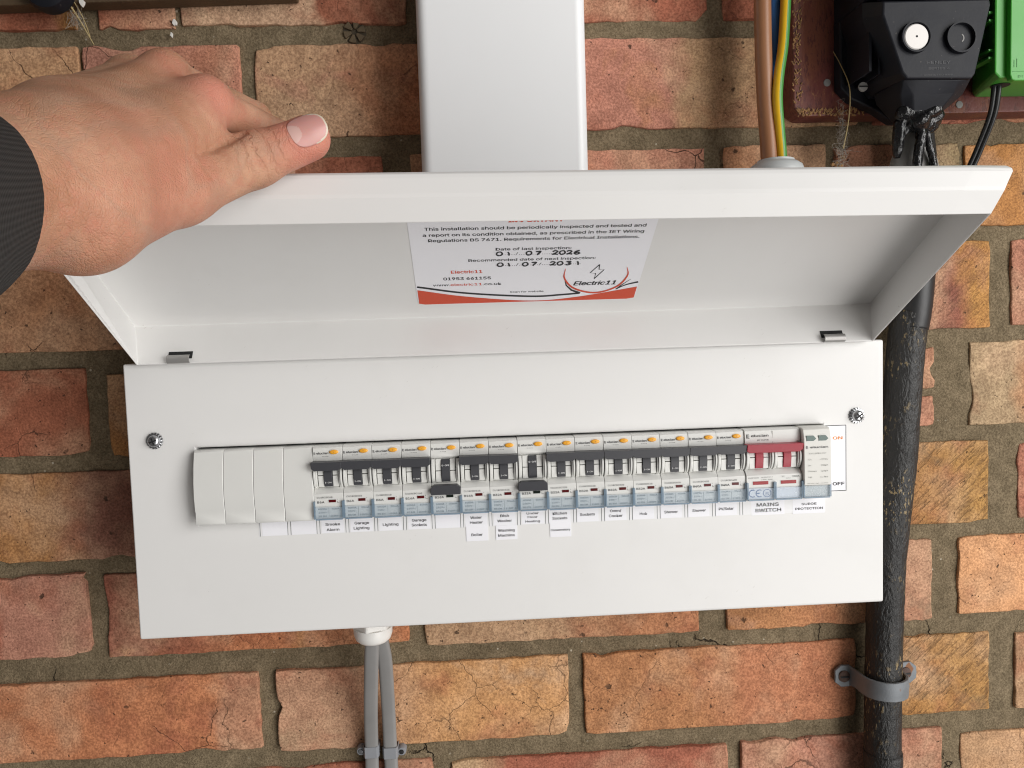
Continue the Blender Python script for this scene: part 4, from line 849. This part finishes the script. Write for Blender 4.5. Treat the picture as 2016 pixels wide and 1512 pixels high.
for k, (x, z, r, lab) in enumerate(((14, 406, 2.6, 'larger white paint fleck on the pale brick under the batten'), (11.5, 397.5, 1.8, 'small white paint fleck on the mortar under the batten'), (-41, 414, 3.0, 'curled white paint fleck caught by the dry straw on the batten'))):
    rs = random.Random(k); pl = [(x+r*rs.uniform(.45, 1)*math.cos(a)*.7, z+r*rs.uniform(.6, 1.2)*math.sin(a)) for a in [2*math.pi*q/9 for q in range(9)]]
    yy = -16.5 if k == 2 else -1.6
    tag(obj('paint_fleck', prism_y(pl[::-1], yy-.6, yy+(1.2 if k < 2 else 1.4)), fleck, bev=.2), lab, 'paint fleck', 'paint flecks')
straw = mat('dry_straw', (.42, .32, .15), .7); web = mat('dusty_web', (.35, .31, .26), .9)
t = thing('dry_straw', 'bit of dry straw and fluff stuck to the wall under the batten', 'straw', (-42, -2, 392))
obj('stalk', join(tube([(-50, -16, 414), (-46, -9, 404), (-41, -2.5, 391)], lambda q: .7-.4*q, 6, 4), tube([(-46, -16, 414), (-44, -9, 406), (-43, -3, 396)], .3, 6, 4)), straw, t)
fz = obj('fluff', join(*[tube([(-50+random.gauss(0, 3), -8+random.gauss(0, 3), 406+random.gauss(0, 4)) for _ in range(4)], .09, 3, 3) for _ in range(26)]), web, t); fz['kind'] = 'stuff'
t = thing('cobweb', 'dusty cobweb strand with crumbs hanging left of the black cut-out', 'cobweb', (476, -22, 295))
obj('strand', join(tube([(471, -26, 372), (474, -30, 362), (478.5, -34, 345), (479, -32, 325), (477, -28, 305)], lambda q: .25+.3*q, 5, 5), tube([(481, -28, 368), (484, -34, 375), (487, -38, 372)], .18, 4, 4)), straw, t)
cw = obj('fluff', join(*[tube([(477+random.gauss(0, 1.2+2.2*u), -26+random.gauss(0, 2), 340-45*u+random.gauss(0, 3)) for _ in range(4)], .10, 3, 3) for u in [random.random()**.5 for _ in range(70)]]), web, t); cw['kind'] = 'stuff'
cr = obj('crumb', join(*[blob((477+random.gauss(0, 4), -22+random.gauss(0, 2), 296+random.gauss(0, 3)), (random.uniform(.6, 1.6),)*3, k) for k in range(14)]), M['sawn'], t); cr['kind'] = 'stuff'

# ------------------------------------------------------------------ the hand
cp = np.array([211.226, -558.43, 181.689]); Rc = np.array(co.rotation_euler.to_matrix())
def at(u, v, y):                                   # a joint seen at photo position (u, v), lying at depth y
    d = Rc@np.array([(u-1008)/1502.36, (756-v)/1502.36, -1.0]); return cp+d*((y-cp[1])/d[1])
J = dict(F0=at(-330, 460, -372), F1=at(-80, 385, -318), Wt=at(45, 330, -288), Wb=at(80, 388, -296), Wc=at(75, 350, -292),
  iB=at(150, 335, -280), mB=at(130, 290, -270), rB=at(110, 265, -258), pB=at(110, 255, -248),
  iM=at(402, 208, -214), mM=at(322, 154, -203), rM=at(255, 160, -188), pM=at(190, 182, -174),
  iP=at(540, 272, -180), mP=at(500, 235, -152), rP=at(450, 235, -134), pP=at(385, 250, -122),
  tC=at(165, 428, -284), tM=at(352, 374, -240), tI=at(500, 314, -214), tT=at(607, 271, -207))
# finger ends rest on the back of the lid
u_ = np.array([0, -math.sin(TH), -math.cos(TH)]); nrm = np.array([0, math.cos(TH), -math.sin(TH)])
def back(x, s, r): return np.array(lp(x, s, -1.3-r))
J['iD'] = back(J['iP'][0]-3, 112, 8.5); J['iT'] = back(J['iP'][0]-6, 95, 7)
J['mD'] = back(J['mP'][0]-4, 92, 8.5); J['mT'] = back(J['mP'][0]-8, 72, 7)
J['rD'] = back(J['rP'][0]-4, 82, 8); J['rT'] = back(J['rP'][0]-8, 64, 6.5)
J['pD'] = back(J['pP'][0]-4, 78, 7); J['pT'] = back(J['pP'][0]-8, 64, 6)
def cap_sdf(P, a, b, ra, rb, fl=None):
    pa = P-a; ba = b-a; h = np.clip((pa@ba)/(ba@ba), 0, 1); q = pa-h[..., None]*ba
    return np.sqrt((q*q).sum(-1))-(ra+(rb-ra)*h)
def smin(a, b, k):
    h = np.clip(.5+.5*(b-a)/k, 0, 1); return b*(1-h)+a*h-k*h*(1-h)
tax = J['tT']-J['tI']; tax /= np.linalg.norm(tax)
tocam = cp-J['tT']; tocam /= np.linalg.norm(tocam)
nn_ = tocam*.93+np.array([.05, 0, .42]); tn = nn_-tax*(nn_@tax); tn /= np.linalg.norm(tn); tb = np.cross(tn, tax)
nail_c = J['tT']-tax*1.5
def hand_base(P):
    c = lambda a, b, ra, rb: cap_sdf(P, J[a], J[b], ra, rb)
    d = c('F0', 'F1', 28, 23); d = smin(d, c('F1', 'Wt', 20, 19), 12); d = smin(d, c('F1', 'Wb', 20, 17), 12)
    d = smin(d, c('Wb', 'iB', 17, 17), 14); d = smin(d, c('Wt', 'mB', 18, 16), 14); d = smin(d, c('Wt', 'rB', 18, 15), 12); d = smin(d, c('Wt', 'pB', 16, 14), 12)
    d = smin(d, c('iB', 'iM', 16, 11.5), 12); d = smin(d, c('mB', 'mM', 15, 11), 12); d = smin(d, c('rB', 'rM', 14, 10.5), 12); d = smin(d, c('pB', 'pM', 13, 9.5), 12)
    # palm filling between the metacarpals and the web of the thumb
    d = smin(d, cap_sdf(P, (J['iB']+J['tC'])/2, (J['iM']*.55+J['tM']*.45), 17, 11), 14)
    # thenar mass and thumb
    d = smin(d, c('Wb', 'tC', 15, 17.8), 14); th = c('tC', 'tM', 17.8, 12.8); th = smin(th, c('tM', 'tI', 12.8, 11.4), 8)
    pad = J['tT']-tn*1.2; ti = cap_sdf(P, J['tI'], pad, 11.2, 9.8); th = smin(th, ti, 5)
    d = smin(d, th, 5)
    # knuckles
    for k, r in (('iM', 8.2), ('mM', 7.6), ('rM', 7)):
        q = J[k]; tc_ = cp-q; tc_ = tc_/np.linalg.norm(tc_); q = q+tc_*3.4+np.array([1, 0, 3.0]); d = smin(d, np.sqrt(((P-q)**2).sum(-1))-r, 7)
    # extensor tendons standing out on the back of the hand
    for a, b in (('iB', 'iM'), ('mB', 'mM'), ('rB', 'rM')):
        p0, p1 = J[a], J[b]; e0 = (cp-p0)/np.linalg.norm(cp-p0); e1 = (cp-p1)/np.linalg.norm(cp-p1)
        d = smin(d, cap_sdf(P, p0*.5+p1*.5+e0*10.5, p1+e1*8.8+np.array([0, 0, 2]), 1.6, 2.0), 5)
    for f, r in (('i', (10.3, 9.2, 8.4, 7)), ('m', (10, 9, 8.3, 7)), ('r', (9.6, 8.6, 7.8, 6.5)), ('p', (8.6, 7.6, 7, 6))):
        g = c(f+'M', f+'P', r[0], r[1]); g = smin(g, c(f+'P', f+'D', r[1], r[2]), 2); g = smin(g, c(f+'D', f+'T', r[2], r[3]), 2)
        d = smin(d, g, 4)
    # nail bed: flattened above, with a fold of skin round its root
    Q = P-nail_c; a_, b_, n_ = Q@tax, Q@tb, Q@tn
    fold = np.sqrt((np.sqrt(((a_-1.2)/8.6)**2+(b_/7.9)**2)*8.2-8.2)**2+(n_-7.2+.055*b_**2)**2)-1.15+np.clip(a_-3, 0, 9)*.35
    d = smin(d, fold, 2.2)
    return d
def march_to(o, dr, f):
    t = 0.
    for _ in range(90):
        dd = float(f((o+dr*t)[None])[0])
        if dd < .03: break
        t += dd*.8
    return o+dr*t
CREASE = []
for line, ra, rb in ((((366, 308), (392, 301), (418, 292), (446, 278), (476, 262)), .9, 1.9), (((500, 292), (506, 312), (512, 334)), .7, .6), (((520, 290), (527, 310), (530, 330)), .6, .5), (((486, 300), (492, 322), (497, 340)), .5, .4), (((398, 318), (412, 338), (420, 352)), .5, .35), (((376, 318), (386, 340)), .45, .3), (((110, 360), (128, 420), (140, 480)), .55, .5), (((138, 372), (158, 430), (176, 486)), .5, .4)):
    q = []
    for u, v in line:
        d_ = at(u, v, -240)-cp; d_ /= np.linalg.norm(d_); q.append(march_to(cp+d_*150, d_, hand_base))
    for k in range(len(q)-1): CREASE.append((q[k], q[k+1], ra+(rb-ra)*k/(len(q)-1), ra+(rb-ra)*(k+1)/(len(q)-1)))
def hand_sdf(P):
    d = hand_base(P)
    m = np.abs(d) < 4.5; Q = P[m]; e_ = d[m]
    for a, b, ra, rb in CREASE: e_ = -smin(-e_, cap_sdf(Q, a, b, ra, rb), 1.6)
    d[m] = e_; return d
def surface_nets(f, lo, hi, h):
    ax = [np.arange(lo[i], hi[i]+h, h) for i in range(3)]; G = np.stack(np.meshgrid(*ax, indexing='ij'), -1)
    D_ = np.concatenate([f(g) for g in np.array_split(G, 8)]); s = D_ < 0; nx, ny, nz = D_.shape
    acc = np.zeros((nx-1, ny-1, nz-1, 3)); cnt = np.zeros((nx-1, ny-1, nz-1))
    cs = [(i, j, k) for i in (0, 1) for j in (0, 1) for k in (0, 1)]
    sub = lambda A, c: A[c[0]:nx-1+c[0], c[1]:ny-1+c[1], c[2]:nz-1+c[2]]
    for a in cs:
        for ax_ in range(3):
            if a[ax_]: continue
            b = list(a); b[ax_] = 1; da, db = sub(D_, a), sub(D_, b); m = sub(s, a) != sub(s, b)
            t = np.where(m, da/(da-db+1e-12), 0); p = np.zeros(m.shape+(3,)); p += np.array(a, float); p[..., ax_] += t
            acc += np.where(m[..., None], p, 0); cnt += m
    on = cnt > 0; ids = -np.ones(on.shape, int); ids[on] = np.arange(on.sum()); ijk = np.argwhere(on)
    V = (acc[on]/cnt[on][:, None]+ijk)*h+np.array(lo); F = []
    for ax_ in range(3):
        o1, o2 = (ax_+1) % 3, (ax_+2) % 3
        sl0 = [slice(None)]*3; sl1 = [slice(None)]*3; sl0[ax_] = slice(0, -1); sl1[ax_] = slice(1, None)
        ch = s[tuple(sl0)] != s[tuple(sl1)]; E = np.argwhere(ch)
        E = E[(E[:, o1] > 0) & (E[:, o2] > 0) & (E[:, o1] < on.shape[o1]) & (E[:, o2] < on.shape[o2])]
        ins = s[tuple(E.T)]; q = []
        for d1, d2 in ((0, 0), (1, 0), (1, 1), (0, 1)):
            T = E.copy(); T[:, o1] -= d1; T[:, o2] -= d2; q.append(ids[tuple(T.T)])
        q = np.stack(q, -1); q[~ins] = q[~ins][:, ::-1]; F.append(q)
    return V, np.concatenate(F)
allJ = np.array([J[k] for k in J if k not in ('F0',)]); lo = allJ.min(0)-34; hi = allJ.max(0)+30
HV, HF = surface_nets(hand_sdf, lo, hi, 1.15)
person = thing('person', 'left hand in a dark ribbed cuff holding the raised lid with thumb up', 'person', tuple(J['Wc']))
me = bpy.data.meshes.new('hand'); me.from_pydata(((HV-J['Wc'])*S).tolist(), [], HF.tolist()); me.update()
# skin attributes: redness over joints, crease fields along the thumb and at the wrist
def fld(pts, r): return np.clip(sum(np.exp(-((HV-np.array(p))**2).sum(-1)/(2*r*r)) for p in pts), 0, 1)
e = lambda k: J[k]+(cp-J[k])/np.linalg.norm(cp-J[k])*10
redn = .75*fld([e('iM')+np.array([4, 0, 4])], 10)+.5*fld([e('mM')], 8)+.8*fld([J['tT']+tn*4, J['tT']+tax*6], 12)+.3*fld([e('tM'), at(300, 420, -262)], 15)+.25*fld([at(230, 300, -270), at(180, 420, -295)], 14)
wr = fld([J['tI']+tn*11, J['tI']+tn*11+tax*5], 7.5)
axc = (HV-J['tI'])@tax
wr2 = fld([at(120, 400, -310), at(110, 470, -305), at(350, 330, -262), at(400, 350, -250)], 13)
ax2 = (HV-J['Wc'])@np.array([.8, .2, .55])
for nm, v in (('redness', redn), ('crease', wr), ('along', axc*S), ('crease_b', wr2), ('along_b', ax2*S)):
    at_ = me.attributes.new(nm, 'FLOAT', 'POINT'); at_.data.foreach_set('value', v.astype(np.float32))
def skin():
    m = mat('skin', (.6, .36, .24), .5); t = NT(m); tc = t.add('ShaderNodeTexCoord').outputs['Object']
    A = lambda n: t.add('ShaderNodeAttribute', attribute_name=n).outputs['Fac']
    n1 = t.noise(tc, 45, 4, .6); n2 = t.noise(tc, 190, 4, .6); n3 = t.noise(tc, 1500, 3, .6)
    c = t.mix(t.ramp(n1, .3, .7), (.385, .190, .108), (.545, .312, .200))
    c = t.mix(t.math('MULTIPLY', t.ramp(n2, .45, .70), .5), c, (.48, .20, .13))
    c = t.mix(1.0, c, t.mix(n3, (.86, .84, .82), (1.12, 1.12, 1.12)), 'MULTIPLY')
    c = t.mix(t.math('MULTIPLY', A('redness'), 1.0, clamp=True), c, (.57, .20, .145))
    vein = t.ramp(t.math('ABSOLUTE', t.math('SUBTRACT', t.noise(tc, 16, 2, .5, .8), .5)), .0, .035)
    c = t.mix(t.math('MULTIPLY', t.math('SUBTRACT', 1, vein), .24), c, (.36, .25, .18))
    def waves(al, f, ds):
        w_ = t.math('MULTIPLY_ADD', t.math('SUBTRACT', t.noise(tc, 120, 3), .5), ds, t.math('MULTIPLY', A(al), f)); s_ = t.math('SINE', w_); return t.ramp(s_, .55, 1.0)
    w1 = t.math('MULTIPLY', waves('along', 1300, 14), A('crease')); w2 = t.math('MULTIPLY', waves('along_b', 2300, 26), A('crease_b'))
    c = t.mix(t.math('MULTIPLY', w1, .28), c, (.32, .13, .075)); c = t.mix(t.math('MULTIPLY', w2, .06), c, (.38, .18, .10))
    t.link(c, t.b.inputs['Base Color'])
    vo = t.add('ShaderNodeTexVoronoi', feature='DISTANCE_TO_EDGE'); vo.inputs['Scale'].default_value = 900; t.link(tc, vo.inputs['Vector'])
    h = t.math('ADD', t.math('MULTIPLY', n3, .5), t.math('MULTIPLY', t.ramp(vo.outputs['Distance'], 0, .18), .5)); h = t.math('SUBTRACT', h, t.math('MULTIPLY', t.math('ADD', w1, t.math('MULTIPLY', w2, .25)), 2))
    fold = t.add('ShaderNodeTexVoronoi', feature='DISTANCE_TO_EDGE'); fold.inputs['Scale'].default_value = 330
    mf = t.add('ShaderNodeMapping'); mf.inputs['Scale'].default_value = (1.6, 1, .6); t.link(tc, mf.inputs[0]); t.link(mf.outputs[0], fold.inputs['Vector'])
    h = t.math('ADD', h, t.math('MULTIPLY', t.ramp(fold.outputs['Distance'], 0, .10), .55))
    t.link(t.bump(h, .5, .0005), t.b.inputs['Normal'])
    b = t.b.inputs; b['Subsurface Weight'].default_value = .18; b['Subsurface Radius'].default_value = (1, .35, .2); b['Subsurface Scale'].default_value = .004; b['Specular IOR Level'].default_value = .4
    t.link(t.math('MULTIPLY_ADD', n2, .2, .42), b['Roughness']); return m
hand = link_obj('hand', me, skin(), person, smooth=True)
sm_ = hand.modifiers.new('soft', 'SMOOTH'); sm_.factor = .5; sm_.iterations = 3
# thumb nail laid on the nail bed
def march(o, dr):
    t = 0.
    for _ in range(60):
        dd = float(hand_sdf((o+dr*t)[None])[0])
        if dd < .02: return t
        t += dd*.8
        if t > 40: return None
    return t
NU, NV = 45, 33; L0, L1, HWn = -7.0, 9.6, 6.6
hs = []
for i in range(9):
    o_ = nail_c+tax*(-6+i*1.4)+tn*22; tt = march(o_, -tn)
    if tt is not None: hs.append(22-tt)
base_h = float(np.median(hs)); GV, PR = [], []
for i in range(NU):
    e_ = -1+2*i/(NU-1); a_ = (L0+L1)/2+(L1-L0)/2*math.sin(e_*math.pi/2); q_ = math.sin(e_*math.pi/2)
    wd = max(.12, (1-abs(q_)**(3.0 if q_ < 0 else 2.5))**(1/(3.0 if q_ < 0 else 2.5)))
    for j_ in range(NV):
        v_ = -1+2*j_/(NV-1); b_ = v_*HWn*wd; hh = base_h-.058*b_*b_-.009*max(0, a_)**2+.12-.6*max(0, -q_-.8)
        GV.append(nail_c+tax*a_+tb*b_+tn*(hh+.25)); PR.append((q_, v_*wd))
GF, GM = [], []
for i in range(NU-1):
    for j_ in range(NV-1):
        ix = [i*NV+j_, i*NV+j_+1, (i+1)*NV+j_+1, (i+1)*NV+j_]; q_ = sum(PR[k][0] for k in ix)/4; v_ = sum(PR[k][1] for k in ix)/4
        GF.append(ix); GM.append(1 if (q_ > .1 and abs(q_)**2.5+abs(v_)**2.5 > .80) else (2 if (q_+1.0)**2/.36+v_**2/.36 < 1 else 0))
nm_ = mat('nail_pink', (.54, .27, .24), .34, Subsurface_Weight=.2); nm_.node_tree.nodes['Principled BSDF'].inputs['Subsurface Scale'].default_value = .002
nt_ = mat('nail_tip_ivory', (.60, .53, .42), .4); nl_ = mat('nail_lunula', (.58, .37, .33), .34)
n_o = obj('thumb_nail', ([tuple(g) for g in GV], GF, GM), [nm_, nt_, nl_], person, smooth=True); md = n_o.modifiers.new('t', 'SOLIDIFY'); md.thickness = .0007; md.offset = -1
# ribbed cuff
kn = mat('charcoal_rib_knit', (.05, .05, .052), .9); t = NT(kn); tc = t.add('ShaderNodeTexCoord').outputs['UV']
mp = t.add('ShaderNodeMapping'); mp.inputs['Scale'].default_value = (1, 1, 1); t.link(tc, mp.inputs[0]); sx3 = t.add('ShaderNodeSeparateXYZ'); t.link(mp.outputs[0], sx3.inputs[0])
ob = t.add('ShaderNodeTexCoord').outputs['Object']
ph = t.math('MULTIPLY_ADD', t.math('SUBTRACT', t.noise(ob, 60, 2), .5), 1.2, t.math('MULTIPLY_ADD', sx3.outputs[0], 2*math.pi*120, t.math('MULTIPLY', sx3.outputs[1], 26)))
rib = t.math('MULTIPLY_ADD', t.math('SINE', ph), .5, .5); stt = t.math('MULTIPLY_ADD', t.math('SINE', t.math('MULTIPLY', sx3.outputs[1], 2*math.pi*64)), .5, .5)
hgt = t.math('MULTIPLY_ADD', stt, .35, rib); t.link(t.mix(t.math('MULTIPLY', hgt, .7), (.018, .018, .018), (.040, .039, .038)), t.b.inputs['Base Color']); t.link(t.bump(hgt, .5, .0008), t.b.inputs['Normal'])
t.b.inputs['Specular IOR Level'].default_value = .2
a0 = at(-145, 412, -322); a1 = at(-900, 640, -455); ax_ = a1-a0; Ln = np.linalg.norm(ax_); ax_ /= Ln
sidev = np.cross(ax_, np.array([0, -1., 0])); sidev /= np.linalg.norm(sidev); nor = np.cross(sidev, ax_)
SV, SF, UV = [], [], []; NS = 48; stations = [(-.040, .93), (-.044, .97), (-.04, 1.0), (.0, 1.03), (.07, 1.05), (.17, 1.06), (.34, 1.10), (.6, 1.2), (1, 1.32)]
for si, (f_, k_) in enumerate(stations):
    for q in range(NS+1):
        th = 2*math.pi*q/NS; sl = .030*math.sin(th)*(1 if f_ < .12 else .4)
        p = a0+ax_*Ln*(f_+sl)+(sidev*math.cos(th)*33+nor*math.sin(th)*27)*k_; SV.append(tuple(p)); UV.append((q/NS, f_))
for si in range(len(stations)-1):
    for q in range(NS): i = si*(NS+1)+q; SF.append([i, i+1, i+NS+2, i+NS+1])
SF.append([(len(stations)-1)*(NS+1)+q for q in range(NS)])
slv = obj('cuff', (SV, SF), kn, person, smooth=True)
uvl = slv.data.uv_layers.new(name='UVMap')
for lp_ in slv.data.loops: uvl.data[lp_.index].uv = UV[lp_.vertex_index]
md = slv.modifiers.new('t', 'SOLIDIFY'); md.thickness = .0022; md.offset = 0
